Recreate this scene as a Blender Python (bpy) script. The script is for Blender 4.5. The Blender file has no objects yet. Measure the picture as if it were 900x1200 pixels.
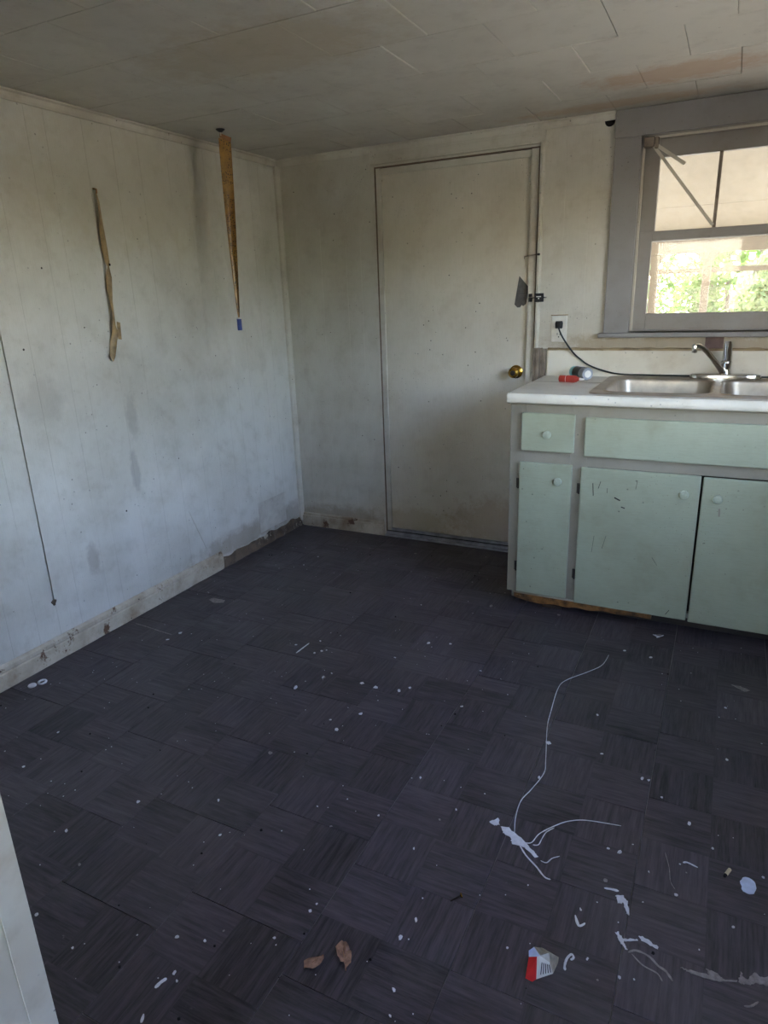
import bpy, bmesh, math, random
from mathutils import Vector, Matrix, noise
random.seed(7)
sc = bpy.context.scene
COL = sc.collection

# ------------------------------------------------------------------ camera
CAM = (2.198, -3.210, 1.295)
YAW, PITCH, ROLL, FPX = 0.472, -0.311, -0.036, 787.0
def cam_axes():
    cy, sy, cp, sp = math.cos(YAW), math.sin(YAW), math.cos(PITCH), math.sin(PITCH)
    f = Vector((-sy*cp, cy*cp, sp)); r = Vector((cy, sy, 0)); u = r.cross(f)
    cr, sr = math.cos(ROLL), math.sin(ROLL)
    return cr*r + sr*u, -sr*r + cr*u, f
_r, _u, _f = cam_axes()
cd = bpy.data.cameras.new('camera'); cam = bpy.data.objects.new('camera', cd); COL.objects.link(cam)
M = Matrix((( _r.x, _u.x, -_f.x, CAM[0]), (_r.y, _u.y, -_f.y, CAM[1]), (_r.z, _u.z, -_f.z, CAM[2]), (0, 0, 0, 1)))
cam.matrix_world = M
cd.sensor_fit = 'VERTICAL'; cd.sensor_height = 36.0; cd.lens = FPX/1200*36.0
cd.clip_start = 0.02; cd.clip_end = 300
sc.camera = cam

# ------------------------------------------------------------------ sky, sun, exposure
SKY_STRENGTH = 1.45
SUN_STRENGTH = 8.0
EXPOSURE = 2.02
w = bpy.data.worlds.new('sky'); sc.world = w; w.use_nodes = True
wn = w.node_tree; wn.nodes.clear()
sky = wn.nodes.new('ShaderNodeTexSky'); sky.sky_type = 'NISHITA'; sky.sun_disc = False
sky.sun_elevation = math.radians(48); sky.sun_rotation = math.radians(-8); sky.air_density = 1.3; sky.dust_density = 1.0; sky.ozone_density = 1.2
bg = wn.nodes.new('ShaderNodeBackground'); bg.inputs[1].default_value = SKY_STRENGTH
wo = wn.nodes.new('ShaderNodeOutputWorld')
tn = wn.nodes.new('ShaderNodeMix'); tn.data_type = 'RGBA'; tn.blend_type = 'MULTIPLY'; tn.inputs[0].default_value = 1.0; tn.inputs[7].default_value = (1.03, 0.93, 1.05, 1)
wn.links.new(sky.outputs[0], tn.inputs[6]); wn.links.new(tn.outputs[2], bg.inputs[0]); wn.links.new(bg.outputs[0], wo.inputs[0])
sd = bpy.data.lights.new('sun', 'SUN'); sd.energy = SUN_STRENGTH; sd.angle = math.radians(0.6); sd.color = (1.0, 0.93, 0.80)
sun = bpy.data.objects.new('sun', sd); COL.objects.link(sun)
sun.rotation_euler = Vector((0.10, -0.62, -0.80)).to_track_quat('-Z', 'Y').to_euler()
sun.location = (-1, 7, 9)
vs = sc.view_settings
vs.view_transform = 'Standard'; vs.look = 'None'; vs.gamma = 1.0; vs.use_curve_mapping = False; vs.exposure = EXPOSURE
sc.cycles.diffuse_bounces = 8; sc.cycles.max_bounces = 16; sc.cycles.transparent_max_bounces = 16
sc.cycles.caustics_reflective = False; sc.cycles.caustics_refractive = False

# ------------------------------------------------------------------ helpers: nodes
def srgb(r, g, b):
    def c(v):
        v /= 255.0
        return v/12.92 if v <= 0.04045 else ((v+0.055)/1.055)**2.4
    return (c(r), c(g), c(b), 1.0)
class NT:
    def __init__(s, name):
        s.m = bpy.data.materials.new(name); s.m.use_nodes = True; s.t = s.m.node_tree; s.t.nodes.clear()
        s.out = s.t.nodes.new('ShaderNodeOutputMaterial')
    def put(s, sock, v):
        if isinstance(v, bpy.types.NodeSocket): s.t.links.new(v, sock)
        elif v is not None:
            try: sock.default_value = v
            except Exception: sock.default_value = v[:3]
    def n(s, typ, ins=None, **props):
        nd = s.t.nodes.new(typ)
        for k, v in props.items(): setattr(nd, k, v)
        for k, v in (ins or {}).items(): s.put(nd.inputs[k], v)
        return nd
    def math(s, op, a, b=0.0, clamp=False):
        nd = s.n('ShaderNodeMath', {0: a, 1: b}, operation=op); nd.use_clamp = clamp; return nd.outputs[0]
    def ramp(s, v, a, b, lo=0.0, hi=1.0):
        nd = s.n('ShaderNodeMapRange', {0: v, 1: a, 2: b, 3: lo, 4: hi}); nd.clamp = True; return nd.outputs[0]
    def mix(s, fac, a, b, mode='MIX'):
        nd = s.t.nodes.new('ShaderNodeMix'); nd.data_type = 'RGBA'; nd.blend_type = mode
        s.put(nd.inputs[0], fac); s.put(nd.inputs[6], a); s.put(nd.inputs[7], b); return nd.outputs[2]
    def pos(s): return s.n('ShaderNodeNewGeometry').outputs['Position']
    def obj(s): return s.n('ShaderNodeTexCoord').outputs['Object']
    def scale(s, v, sx, sy, sz): return s.n('ShaderNodeVectorMath', {0: v, 1: (sx, sy, sz)}, operation='MULTIPLY').outputs[0]
    def noise(s, v, sc_, det=3.0, rough=0.55): return s.n('ShaderNodeTexNoise', {'Vector': v, 'Scale': sc_, 'Detail': det, 'Roughness': rough}).outputs['Fac']
    def voro(s, v, sc_): return s.n('ShaderNodeTexVoronoi', {'Vector': v, 'Scale': sc_}).outputs['Distance']
    def sep(s, v): return s.n('ShaderNodeSeparateXYZ', {0: v}).outputs
    def bump(s, h, st=0.3, d=0.002): return s.n('ShaderNodeBump', {'Height': h, 'Strength': st, 'Distance': d}).outputs[0]
    def bsdf(s, col, rough=0.5, metal=0.0, nrm=None, **kw):
        ins = {'Base Color': col, 'Roughness': rough, 'Metallic': metal}
        if nrm is not None: ins['Normal'] = nrm
        ins.update(kw)
        b = s.n('ShaderNodeBsdfPrincipled', ins); s.t.links.new(b.outputs[0], s.out.inputs[0]); return s.m

def plain(name, col, rough=0.5, metal=0.0, var=0.12, scale=30.0, **kw):
    t = NT(name); f = t.noise(t.obj(), scale, 3)
    dark = tuple(c*(1-2*var) for c in col[:3])+(1,); lite = tuple(min(1, c*(1+var)) for c in col[:3])+(1,)
    return t.bsdf(t.mix(t.ramp(f, 0.3, 0.7), dark, lite), rough, metal, **kw)

def paint(name, col, dirt, amount=0.5, specks=0.5, grain=None, rough=0.55, spots=None, wear=0.0, wearcol=None, dscale=1.7):
    """old painted surface: mottled grime, fly specks, faint wood grain along one axis, worn flecks"""
    t = NT(name); P = t.pos()
    big = t.noise(P, dscale, 5, 0.62); fine = t.noise(P, 14.0, 4, 0.65)
    m = t.math('MULTIPLY', t.ramp(big, 0.42, 0.72), amount)
    m = t.math('ADD', m, t.math('MULTIPLY', t.ramp(fine, 0.5, 0.8), amount*0.55), True)
    c = t.mix(m, col, dirt)
    h = fine
    if grain:
        g = t.noise(t.scale(P, *grain), 60.0, 3, 0.6); h = g
        c = t.mix(t.math('MULTIPLY', t.ramp(g, 0.45, 0.75), 0.16), c, dirt)
    if specks:
        v = t.voro(P, 26.0); pick = t.noise(P, 5.0, 2)
        s_ = t.math('MULTIPLY', t.math('LESS_THAN', v, 0.085), t.ramp(pick, 0.47, 0.6))
        v2 = t.voro(P, 75.0); s2 = t.math('MULTIPLY', t.math('LESS_THAN', v2, 0.10), t.ramp(t.noise(P, 3.1, 3), 0.52, 0.62))
        c = t.mix(t.math('MULTIPLY', t.math('MAXIMUM', s_, s2), specks), c, srgb(58, 50, 40))
    if wear:
        k = t.ramp(t.noise(P, 9.0, 6, 0.75), 0.66-wear, 0.70-wear)
        c = t.mix(k, c, wearcol or srgb(112, 92, 66))
    for sp in (spots or []):
        (cx, cy, cz), (rx, ry, rz), colr, st = sp
        d = t.n('ShaderNodeVectorMath', {0: t.n('ShaderNodeVectorMath', {0: P, 1: (cx, cy, cz)}, operation='SUBTRACT').outputs[0], 1: (1/rx, 1/ry, 1/rz)}, operation='MULTIPLY').outputs[0]
        ln = t.n('ShaderNodeVectorMath', {0: d}, operation='LENGTH').outputs['Value']
        ln = t.math('ADD', ln, t.math('MULTIPLY', t.math('SUBTRACT', t.noise(P, 16.0, 5, 0.7), 0.5), 1.5))
        c = t.mix(t.math('MULTIPLY', t.ramp(ln, 1.0, 0.55), st), c, colr)
    return t.bsdf(c, rough, 0.0, t.bump(h, 0.25, 0.0015))

# ------------------------------------------------------------------ helpers: meshes
class MB:
    def __init__(s): s.v = []; s.f = []; s.mi = []
    def add(s, vs_, fs, mi=0):
        o = len(s.v); s.v += [tuple(v) for v in vs_]; s.f += [tuple(i+o for i in f) for f in fs]; s.mi += [mi]*len(fs); return s
    def box(s, a, b, mi=0):
        x0, y0, z0 = [min(p, q) for p, q in zip(a, b)]; x1, y1, z1 = [max(p, q) for p, q in zip(a, b)]
        return s.add([(x0,y0,z0),(x1,y0,z0),(x1,y1,z0),(x0,y1,z0),(x0,y0,z1),(x1,y0,z1),(x1,y1,z1),(x0,y1,z1)],
                     [(0,3,2,1),(4,5,6,7),(0,1,5,4),(1,2,6,5),(2,3,7,6),(3,0,4,7)], mi)
    def bar(s, p, q, wx, wy, up=(0, 0, 1), mi=0):
        p, q = Vector(p), Vector(q); d = (q-p).normalized(); a = d.cross(Vector(up))
        a = a.normalized() if a.length > 1e-6 else Vector((1, 0, 0)); b = a.cross(d)
        c = [(-1,-1),(1,-1),(1,1),(-1,1)]
        vs_ = [p+a*(i*wx/2)+b*(j*wy/2) for i, j in c]+[q+a*(i*wx/2)+b*(j*wy/2) for i, j in c]
        return s.add(vs_, [(0,3,2,1),(4,5,6,7),(0,1,5,4),(1,2,6,5),(2,3,7,6),(3,0,4,7)], mi)
    def loft(s, rings, cap0=True, cap1=True, mi=0, closed=True):
        n = len(rings[0]); vs_ = [v for r in rings for v in r]; fs = []
        for k in range(len(rings)-1):
            for i in range(n if closed else n-1):
                j = (i+1) % n; fs.append((k*n+i, k*n+j, (k+1)*n+j, (k+1)*n+i))
        if cap0: fs.append(tuple(reversed(range(n))))
        if cap1: fs.append(tuple(range((len(rings)-1)*n, len(rings)*n)))
        return s.add(vs_, fs, mi)
    def tube(s, pts, rad, n=10, mi=0):
        pts = [Vector(p) for p in pts]; R = rad if isinstance(rad, (list, tuple)) else [rad]*len(pts); rings = []
        a = None
        for i, p in enumerate(pts):
            d = (pts[min(i+1, len(pts)-1)]-pts[max(i-1, 0)]).normalized()
            if a is None:
                a = d.cross(Vector((0, 0, 1)))
                if a.length < 1e-3: a = d.cross(Vector((1, 0, 0)))
            a = (a-d*a.dot(d)).normalized(); b = d.cross(a)
            rings.append([p+(a*math.cos(t)+b*math.sin(t))*R[i] for t in [2*math.pi*k/n for k in range(n)]])
        return s.loft(rings, mi=mi)
    def lathe(s, prof, o, axis=(0, 0, 1), n=20, mi=0):
        """prof: list of (distance along axis, radius)"""
        o, d = Vector(o), Vector(axis).normalized(); a = d.cross(Vector((0, 0, 1)))
        a = a.normalized() if a.length > 1e-3 else Vector((1, 0, 0)); b = d.cross(a)
        rings = [[o+d*h+(a*math.cos(t)+b*math.sin(t))*max(r, 1e-5) for t in [2*math.pi*k/n for k in range(n)]] for h, r in prof]
        return s.loft(rings, mi=mi)
    def prism(s, poly, z0, z1, mi=0):
        n = len(poly)
        a = sum(poly[i][0]*poly[(i+1) % n][1]-poly[(i+1) % n][0]*poly[i][1] for i in range(n))
        if a < 0: poly = poly[::-1]
        return s.loft([[(x, y, z0) for x, y in poly], [(x, y, z1) for x, y in poly]], mi=mi)
    def mesh(s, name, mats, smooth=False, bevel=0.0, seg=2):
        me = bpy.data.meshes.new(name); me.from_pydata(s.v, [], s.f)
        for m in (mats if isinstance(mats, (list, tuple)) else [mats]): me.materials.append(m)
        for p, i in zip(me.polygons, s.mi): p.material_index = i
        bm = bmesh.new(); bm.from_mesh(me); bmesh.ops.recalc_face_normals(bm, faces=bm.faces)
        if bevel: bmesh.ops.bevel(bm, geom=[e for e in bm.edges if e.calc_face_angle(0) > 0.6], offset=bevel, segments=seg, affect='EDGES', profile=0.5, clamp_overlap=True)
        bm.to_mesh(me); bm.free()
        if smooth:
            for p in me.polygons: p.use_smooth = True
            try: me.set_sharp_from_angle(angle=math.radians(40))
            except Exception: pass
        me.update(); return me
    def build(s, name, mats, parent=None, smooth=False, bevel=0.0, seg=2, origin=None):
        if origin is not None:
            ox, oy, oz = origin; s.v = [(x-ox, y-oy, z-oz) for x, y, z in s.v]
        o = bpy.data.objects.new(name, s.mesh(name, mats, smooth, bevel, seg)); COL.objects.link(o)
        if origin is not None: o.location = origin
        if parent is not None:
            o.parent = parent
            if parent.type == 'EMPTY' or parent.location.length > 0:
                o.location = Vector(o.location)-world_loc(parent)
        return o
def world_loc(o):
    v = Vector(o.location)
    while o.parent: o = o.parent; v += Vector(o.location)
    return v
def tag(o, label=None, cat=None, group=None, kind=None):
    for k, v in (('label', label), ('category', cat), ('group', group), ('kind', kind)):
        if v: o[k] = v
    return o
def empty(name, loc, label, cat, group=None):
    o = bpy.data.objects.new(name, None); COL.objects.link(o); o.location = loc; o.empty_display_size = 0.1
    return tag(o, label, cat, group)
def part(name, mats, parent, fn, **kw):
    m = MB(); fn(m); return m.build(name, mats, parent, **kw)
def struct(name, mats, fn, label, cat, **kw):
    m = MB(); fn(m); return tag(m.build(name, mats, **kw), label, cat, kind='structure')

# ------------------------------------------------------------------ materials
H = 1.978                       # ceiling height
XR, YF = 2.93, -2.893           # right wall, front wall (doorway the camera stands in)
GRIME = srgb(150, 138, 112)
m_wall_l = paint('painted_panel_left', srgb(214, 211, 200), srgb(160, 152, 132), 0.55, 0.55, (1, 6, 0.25), spots=[
    ((0, -1.584, 0.976), (0.3, 0.11, 0.10), srgb(150, 146, 138), 0.25), ((0, -1.184, 0.846), (0.3, 0.035, 0.11), srgb(150, 145, 135), 0.4),
    ((0, -1.21, 0.62), (0.3, 0.03, 0.10), srgb(145, 140, 132), 0.45), ((0, -1.489, 0.327), (0.3, 0.035, 0.08), srgb(150, 140, 126), 0.5),
    ((0, -0.55, 0.10), (0.3, 0.45, 0.07), srgb(132, 112, 86), 0.5), ((0, -1.0, 1.75), (0.3, 0.7, 0.3), srgb(190, 180, 152), 0.35),
    ((0, -0.1, 0.08), (0.3, 0.2, 0.09), srgb(132, 116, 92), 0.4)])
m_wall_b = paint('painted_panel_back', srgb(206, 201, 186), srgb(158, 146, 120), 0.55, 0.8, (6, 1, 0.25), spots=[
    ((0.3, 0, 0.06), (0.5, 0.3, 0.10), srgb(140, 116, 82), 0.5), ((2.0, 0, 1.05), (0.7, 0.2, 0.06), srgb(150, 128, 92), 0.6)])
m_wall_d = plain('hidden_lath', srgb(70, 58, 46), 0.9)
m_wall_p = paint('painted_plaster', srgb(205, 200, 188), GRIME, 0.4, 0.3)
m_trim = paint('trim_paint', srgb(210, 205, 190), srgb(142, 124, 92), 0.6, 0.8, None, wear=0.015)
m_base = paint('baseboard_paint', srgb(200, 190, 168), srgb(132, 104, 72), 0.8, 0.9, None, wear=0.07, wearcol=srgb(96, 66, 44), dscale=5.0)
m_door = paint('door_paint', srgb(214, 206, 188), srgb(172, 158, 128), 0.45, 0.9, (5, 1, 0.3), rough=0.42, spots=[
    ((1.25, 0.0, 0.12), (0.35, 0.3, 0.20), srgb(150, 120, 82), 0.45), ((0.75, 0.0, 0.1), (0.25, 0.3, 0.08), srgb(170, 150, 112), 0.5)])
m_ceil = paint('ceiling_tile_paint', srgb(200, 195, 182), srgb(152, 143, 128), 0.5, 0.25, None, rough=0.8, dscale=1.3, spots=[
    ((1.95, -0.42, H), (0.34, 0.14, 0.3), srgb(176, 140, 104), 0.6), ((0.9, -1.35, H), (0.5, 0.25, 0.3), srgb(168, 150, 114), 0.4), ((1.7, -0.12, H), (0.5, 0.07, 0.3), srgb(180, 150, 116), 0.5)])
m_ceil_b = plain('ceiling_backing', srgb(60, 56, 50), 0.9)
m_winpaint = paint('window_grey_paint', srgb(142, 138, 134), srgb(112, 106, 98), 0.5, 0.4, None, rough=0.5)
m_sash = paint('sash_grey_paint', srgb(148, 142, 134), srgb(112, 100, 86), 0.5, 0.3, None, rough=0.5)
m_stop = paint('window_stop_paint', srgb(196, 188, 172), srgb(150, 132, 106), 0.5, 0.3)
m_alu = plain('aluminium_sill', srgb(168, 168, 172), 0.4, 0.85, 0.15, 20)
m_brass = plain('brass', srgb(206, 160, 70), 0.22, 1.0, 0.08, 60)
m_chrome = plain('chrome', srgb(215, 215, 212), 0.14, 1.0, 0.05, 40)
m_steel = plain('stainless_steel', srgb(186, 174, 156), 0.42, 0.8, 0.12, 14)
m_black = plain('black_plastic', srgb(22, 21, 20), 0.5)
m_dark = plain('dark_hole', srgb(18, 16, 14), 0.9)
m_tape = plain('grey_tape', srgb(86, 82, 78), 0.6, 0, 0.15, 60)
m_whitepl = plain('white_plastic', srgb(226, 222, 210), 0.45, 0, 0.05)
m_screw = plain('screw_head', srgb(190, 182, 166), 0.35, 0.8)
m_counter = paint('counter_laminate', srgb(226, 219, 200), srgb(176, 156, 122), 0.5, 0.4, None, rough=0.38)
m_caulk = paint('brown_caulk', srgb(168, 146, 108), srgb(104, 82, 56), 0.9, 0.8, None, dscale=9)
m_mint = paint('mint_cabinet_paint', srgb(168, 172, 144), srgb(132, 128, 100), 0.45, 0.55, (0.4, 1, 4), rough=0.48, dscale=2.6)
m_frame = paint('grey_face_frame_paint', srgb(150, 142, 124), srgb(116, 104, 84), 0.5, 0.4, None, rough=0.5)
m_rot = paint('rotten_wood', srgb(166, 116, 64), srgb(46, 30, 18), 1.0, 0.6, (1, 1, 8), dscale=22, wear=0.05, wearcol=srgb(200, 170, 120))
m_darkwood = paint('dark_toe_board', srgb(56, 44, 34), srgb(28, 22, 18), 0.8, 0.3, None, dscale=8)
m_rotbase = paint('rotted_baseboard', srgb(110, 92, 74), srgb(44, 36, 30), 0.9, 0.5, None, wear=0.06, wearcol=srgb(170, 160, 142), dscale=10)
m_grey_wood = paint('weathered_grey_wood', srgb(142, 128, 112), srgb(84, 70, 56), 0.9, 0.4, (8, 1, 0.3), dscale=10)
m_cord = plain('cord_rubber', srgb(30, 34, 32), 0.5)
m_knob = plain('knob_paint', srgb(176, 182, 156), 0.3, 0, 0.1, 60)
m_hinge = plain('dark_hinge', srgb(58, 52, 46), 0.5, 0.6)
m_chip = plain('white_paint_chip', srgb(218, 218, 222), 0.6, 0, 0.08, 90)
m_chip_d = plain('dull_paint_smear', srgb(150, 142, 138), 0.7, 0, 0.2, 90)
m_leaf = plain('dead_leaf', srgb(150, 112, 88), 0.75, 0, 0.25, 80)
m_concrete = plain('porch_concrete', srgb(104, 100, 92), 0.85, 0, 0.1, 3)
m_porch = paint('porch_board_paint', srgb(156, 148, 130), srgb(124, 112, 90), 0.45, 0.4, (0.3, 5, 1), rough=0.7)
m_post = paint('porch_post_paint', srgb(98, 82, 58), srgb(70, 56, 38), 0.5, 0.2)

def floor_mat():
    t = NT('parquet_vinyl_tile'); P = t.obj(); x, y, z = t.sep(P)[:]
    W = t.pos(); rnd = t.n('ShaderNodeObjectInfo').outputs['Random']
    b = 0.1525
    bx = t.math('FLOOR', t.math('DIVIDE', x, b)); by = t.math('FLOOR', t.math('DIVIDE', y, b))
    par = t.math('MODULO', t.math('ADD', t.math('ADD', bx, by), 20.0), 2.0)
    ipar = t.math('SUBTRACT', 1.0, par)
    u = t.math('ADD', t.math('MULTIPLY', x, par), t.math('MULTIPLY', y, ipar))       # along the planks
    v = t.math('ADD', t.math('MULTIPLY', y, par), t.math('MULTIPLY', x, ipar))       # across the planks
    st = t.math('FLOOR', t.math('DIVIDE', v, b/2))
    wn_ = t.n('ShaderNodeTexWhiteNoise', {'Vector': t.n('ShaderNodeCombineXYZ', {0: t.math('ADD', bx, t.math('MULTIPLY', rnd, 50.0)), 1: by, 2: t.math('MULTIPLY', st, par)}).outputs[0]}, noise_dimensions='3D').outputs['Value']
    cv = t.n('ShaderNodeCombineXYZ', {0: t.math('MULTIPLY', u, 9.0), 1: t.math('MULTIPLY', v, 110.0), 2: t.math('MULTIPLY', rnd, 90.0)}).outputs[0]
    g = t.noise(cv, 1.0, 5, 0.68)
    cv2 = t.n('ShaderNodeCombineXYZ', {0: t.math('MULTIPLY', u, 30.0), 1: t.math('MULTIPLY', v, 420.0), 2: t.math('MULTIPLY', rnd, 30.0)}).outputs[0]
    g2 = t.noise(cv2, 1.0, 2, 0.6)
    f = t.math('ADD', t.math('MULTIPLY', t.ramp(g, 0.34, 0.68), 0.58), t.math('MULTIPLY', wn_, 0.30))
    f = t.math('ADD', f, t.math('MULTIPLY', t.math('SUBTRACT', g2, 0.5), 0.35), True)
    c = t.mix(f, srgb(25, 22, 24), srgb(94, 84, 89))
    # printed joints between the parquet blocks and planks
    e = t.math('PINGPONG', v, b/4)
    c = t.mix(t.math('MULTIPLY', t.math('LESS_THAN', e, 0.0009), 0.35), c, srgb(30, 28, 28))
    # dust haze and scuffs
    d = t.ramp(t.noise(W, 3.0, 6, 0.7), 0.48, 0.78)
    c = t.mix(t.math('MULTIPLY', d, 0.42), c, srgb(104, 98, 92))
    s1 = t.noise(t.scale(W, 1, 1, 1), 34.0, 4, 0.75); s2 = t.ramp(t.noise(W, 4.0, 3), 0.52, 0.68)
    c = t.mix(t.math('MULTIPLY', t.math('MULTIPLY', t.ramp(s1, 0.66, 0.74), s2), 0.5), c, srgb(150, 146, 142))
    r = t.ramp(t.noise(W, 6.0, 4, 0.7), 0.3, 0.7, 0.36, 0.62)
    return t.bsdf(c, r, 0.0, t.bump(g2, 0.12, 0.0006))
m_floor = floor_mat()
m_subfloor = plain('seam_dust', srgb(150, 144, 140), 0.9, 0, 0.3, 9)
m_hallfloor = plain('hall_floor_board', srgb(70, 62, 56), 0.6, 0, 0.2, 5)

def glass_mat(name, dirt, tint, seed):
    t = NT(name); P = t.pos()
    n1 = t.noise(t.n('ShaderNodeVectorMath', {0: P, 1: (seed, seed*2, 0)}, operation='ADD').outputs[0], 26.0, 6, 0.8)
    n2 = t.noise(P, 4.0, 4, 0.6)
    d = t.math('MULTIPLY', t.math('ADD', t.ramp(n1, 0.42, 0.75, 0.25, 1.0), t.ramp(n2, 0.3, 0.7, 0.0, 0.6)), dirt, True)
    tr = t.n('ShaderNodeBsdfTransparent', {0: (0.95, 0.96, 0.95, 1)}).outputs[0]
    gl = t.n('ShaderNodeBsdfGlossy', {0: (1, 1, 1, 1), 'Roughness': 0.03}).outputs[0]
    fr = t.n('ShaderNodeFresnel', {0: 1.35}).outputs[0]
    a = t.n('ShaderNodeMixShader', {0: t.math('MULTIPLY', fr, 0.6), 1: tr, 2: gl}).outputs[0]
    tl = t.n('ShaderNodeBsdfTranslucent', {0: tint}).outputs[0]; df = t.n('ShaderNodeBsdfDiffuse', {0: tint}).outputs[0]
    dd = t.n('ShaderNodeMixShader', {0: 0.35, 1: tl, 2: df}).outputs[0]
    f = t.n('ShaderNodeMixShader', {0: d, 1: a, 2: dd}).outputs[0]
    t.t.links.new(f, t.out.inputs[0]); return t.m
m_pane_lo = glass_mat('dirty_lower_glass', 0.13, srgb(235, 228, 205), 3.0)
m_pane_up = glass_mat('dusty_upper_glass', 0.07, srgb(235, 225, 200), 9.0)

def leaf_mat(name, col, col2):
    t = NT(name); rnd = t.noise(t.pos(), 7.0, 2)
    c = t.mix(t.ramp(rnd, 0.35, 0.65), col, col2)
    a = t.n('ShaderNodeBsdfDiffuse', {0: c}).outputs[0]; b = t.n('ShaderNodeBsdfTranslucent', {0: c}).outputs[0]
    f = t.n('ShaderNodeMixShader', {0: 0.5, 1: a, 2: b}).outputs[0]
    t.t.links.new(f, t.out.inputs[0]); return t.m
m_green = leaf_mat('green_leaves', srgb(70, 104, 48), srgb(118, 140, 66))
m_green2 = leaf_mat('pale_leaves', srgb(112, 126, 78), srgb(150, 156, 104))
m_bark = plain('bark', srgb(104, 86, 68), 0.9)
m_ground = plain('dry_grass_ground', srgb(168, 156, 132), 0.95, 0, 0.2, 0.8)

# ------------------------------------------------------------------ structure: floor
DOOR = (0.565, 1.386, 1.895)         # opening in the back wall: x0, x1, height
WIN = (1.797, 2.613, 1.112, 1.875)   # window over the sink: x0, x1, z0, z1
RW = (-2.2, -0.82, 0.95, 1.86)      # window in the right wall: y0, y1, z0, z1
HY = -4.6                            # end of the hall behind the doorway
floor = struct('floor', m_subfloor, lambda m: m.box((-0.12, YF-0.13, -0.12), (XR+0.12, 0.12, -0.0035)), 'dark parquet patterned vinyl tile floor with dusty seams', 'floor')
TS = 0.305; meshes = {}
offs = [-0.10, 0.06, 0.19, 0.0, 0.107, 0.03, 0.181, -0.06, 0.14, 0.02]
for c in range(10):
    x0 = c*TS; x1 = min(x0+TS, XR)
    y = -2.147-TS*3+offs[c]
    while y < 0:
        a = max(y, YF-0.13 if x0 > 1.5 else YF); b = min(y+TS, 0.0)
        if b-a > 0.012:
            key = (round(x1-x0, 3), round(a-y, 3), round(b-y, 3))
            if key not in meshes:
                g = 0.0009
                meshes[key] = MB().box((g, a-y+g, -0.0035), (x1-x0-g, b-y-g, 0)).mesh('floor_tile', m_floor, bevel=0.0005, seg=1)
            o = bpy.data.objects.new('floor_tile', meshes[key]); COL.objects.link(o); o.parent = floor
            o.location = (x0, y, random.uniform(-0.0004, 0.0004))
        y += TS
struct('floor_hall', m_hallfloor, lambda m: m.box((0.6, HY, -0.12), (XR+0.12, YF-0.131, -0.002)), 'brown board floor of the hall behind the doorway', 'floor')

# ------------------------------------------------------------------ structure: ceiling of half-lapped 12 inch tiles
ceiling = struct('ceiling', m_ceil_b, lambda m: m.box((-0.12, YF-0.13, H+0.009), (XR+0.12, 0.12, H+0.14)), 'low stained ceiling of square fibre tiles laid half-lapped', 'ceiling')
cm = {}
rows = []; yb = 0.0; rowedges = [0.0, -0.278] + [-0.278-TS*k for k in range(1, 11)]
for r in range(len(rowedges)-1):
    yt, ybm = rowedges[r], max(rowedges[r+1], YF)
    if yt <= YF: break
    x = (1.994 if r % 2 == 0 else 2.138)-TS*8
    if r >= 3: x -= 0.012*(r-2)
    while x < XR:
        a, b = max(x, 0), min(x+TS, XR)
        if b-a > 0.01:
            key = (round(b-a, 3), round(yt-ybm, 3))
            if key not in cm:
                g = 0.0005
                cm[key] = MB().box((g, g, 0), (b-a-g, yt-ybm-g, 0.0095)).mesh('ceiling_tile', m_ceil, bevel=0.0016, seg=1)
            o = bpy.data.objects.new('ceiling_tile', cm[key]); COL.objects.link(o); o.parent = ceiling
            o.location = (a, ybm, H+random.uniform(-0.0007, 0.0012)); o.rotation_euler = (random.uniform(-.003, .003), random.uniform(-.003, .003), 0)
        x += TS
struct('ceiling_hall', m_wall_p, lambda m: m.box((0.6, HY, H+0.0), (XR+0.12, YF-0.131, H+0.14)), 'plain white hall ceiling behind the doorway', 'ceiling')

# ------------------------------------------------------------------ structure: walls
def strips(wall, axis, edges, openings, mat, gap=0.0013, depth=0.005, z0=0.0, z1=H, special=None):
    """grooved panelling: one thin strip for each run between grooves, cut around openings (a0, a1, z0, z1)"""
    for a, b in zip(edges[:-1], edges[1:]):
        pieces = [(a, b, z0, z1)]
        for (p, q, r, s) in openings:
            nxt = []
            for (a0, b0, c0, d0) in pieces:
                if b0 <= p+1e-4 or a0 >= q-1e-4 or d0 <= r+1e-4 or c0 >= s-1e-4: nxt.append((a0, b0, c0, d0)); continue
                if a0 < p: nxt.append((a0, p, c0, d0))
                if b0 > q: nxt.append((q, b0, c0, d0))
                A, B = max(a0, p), min(b0, q)
                if c0 < r: nxt.append((A, B, c0, r))
                if d0 > s: nxt.append((A, B, s, d0))
            pieces = nxt
        for (a0, b0, c0, d0) in pieces:
            if b0-a0 < 0.004 or d0-c0 < 0.004: continue
            ga = gap/2 if abs(a0-a) < 1e-5 else 0; gb = gap/2 if abs(b0-b) < 1e-5 else 0
            if special and abs(b0-special) < 1e-5: gb = 0.0050
            m = MB()
            if axis == 'x': m.box((a0+ga, 0, c0), (b0-gb, depth, d0))
            elif axis == 'l': m.box((-depth, a0+ga, c0), (0, b0-gb, d0))
            else: m.box((XR, a0+ga, c0), (XR+depth, b0-gb, d0))
            m.build('panel_strip', mat, wall, bevel=0.0006, seg=1)
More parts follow.
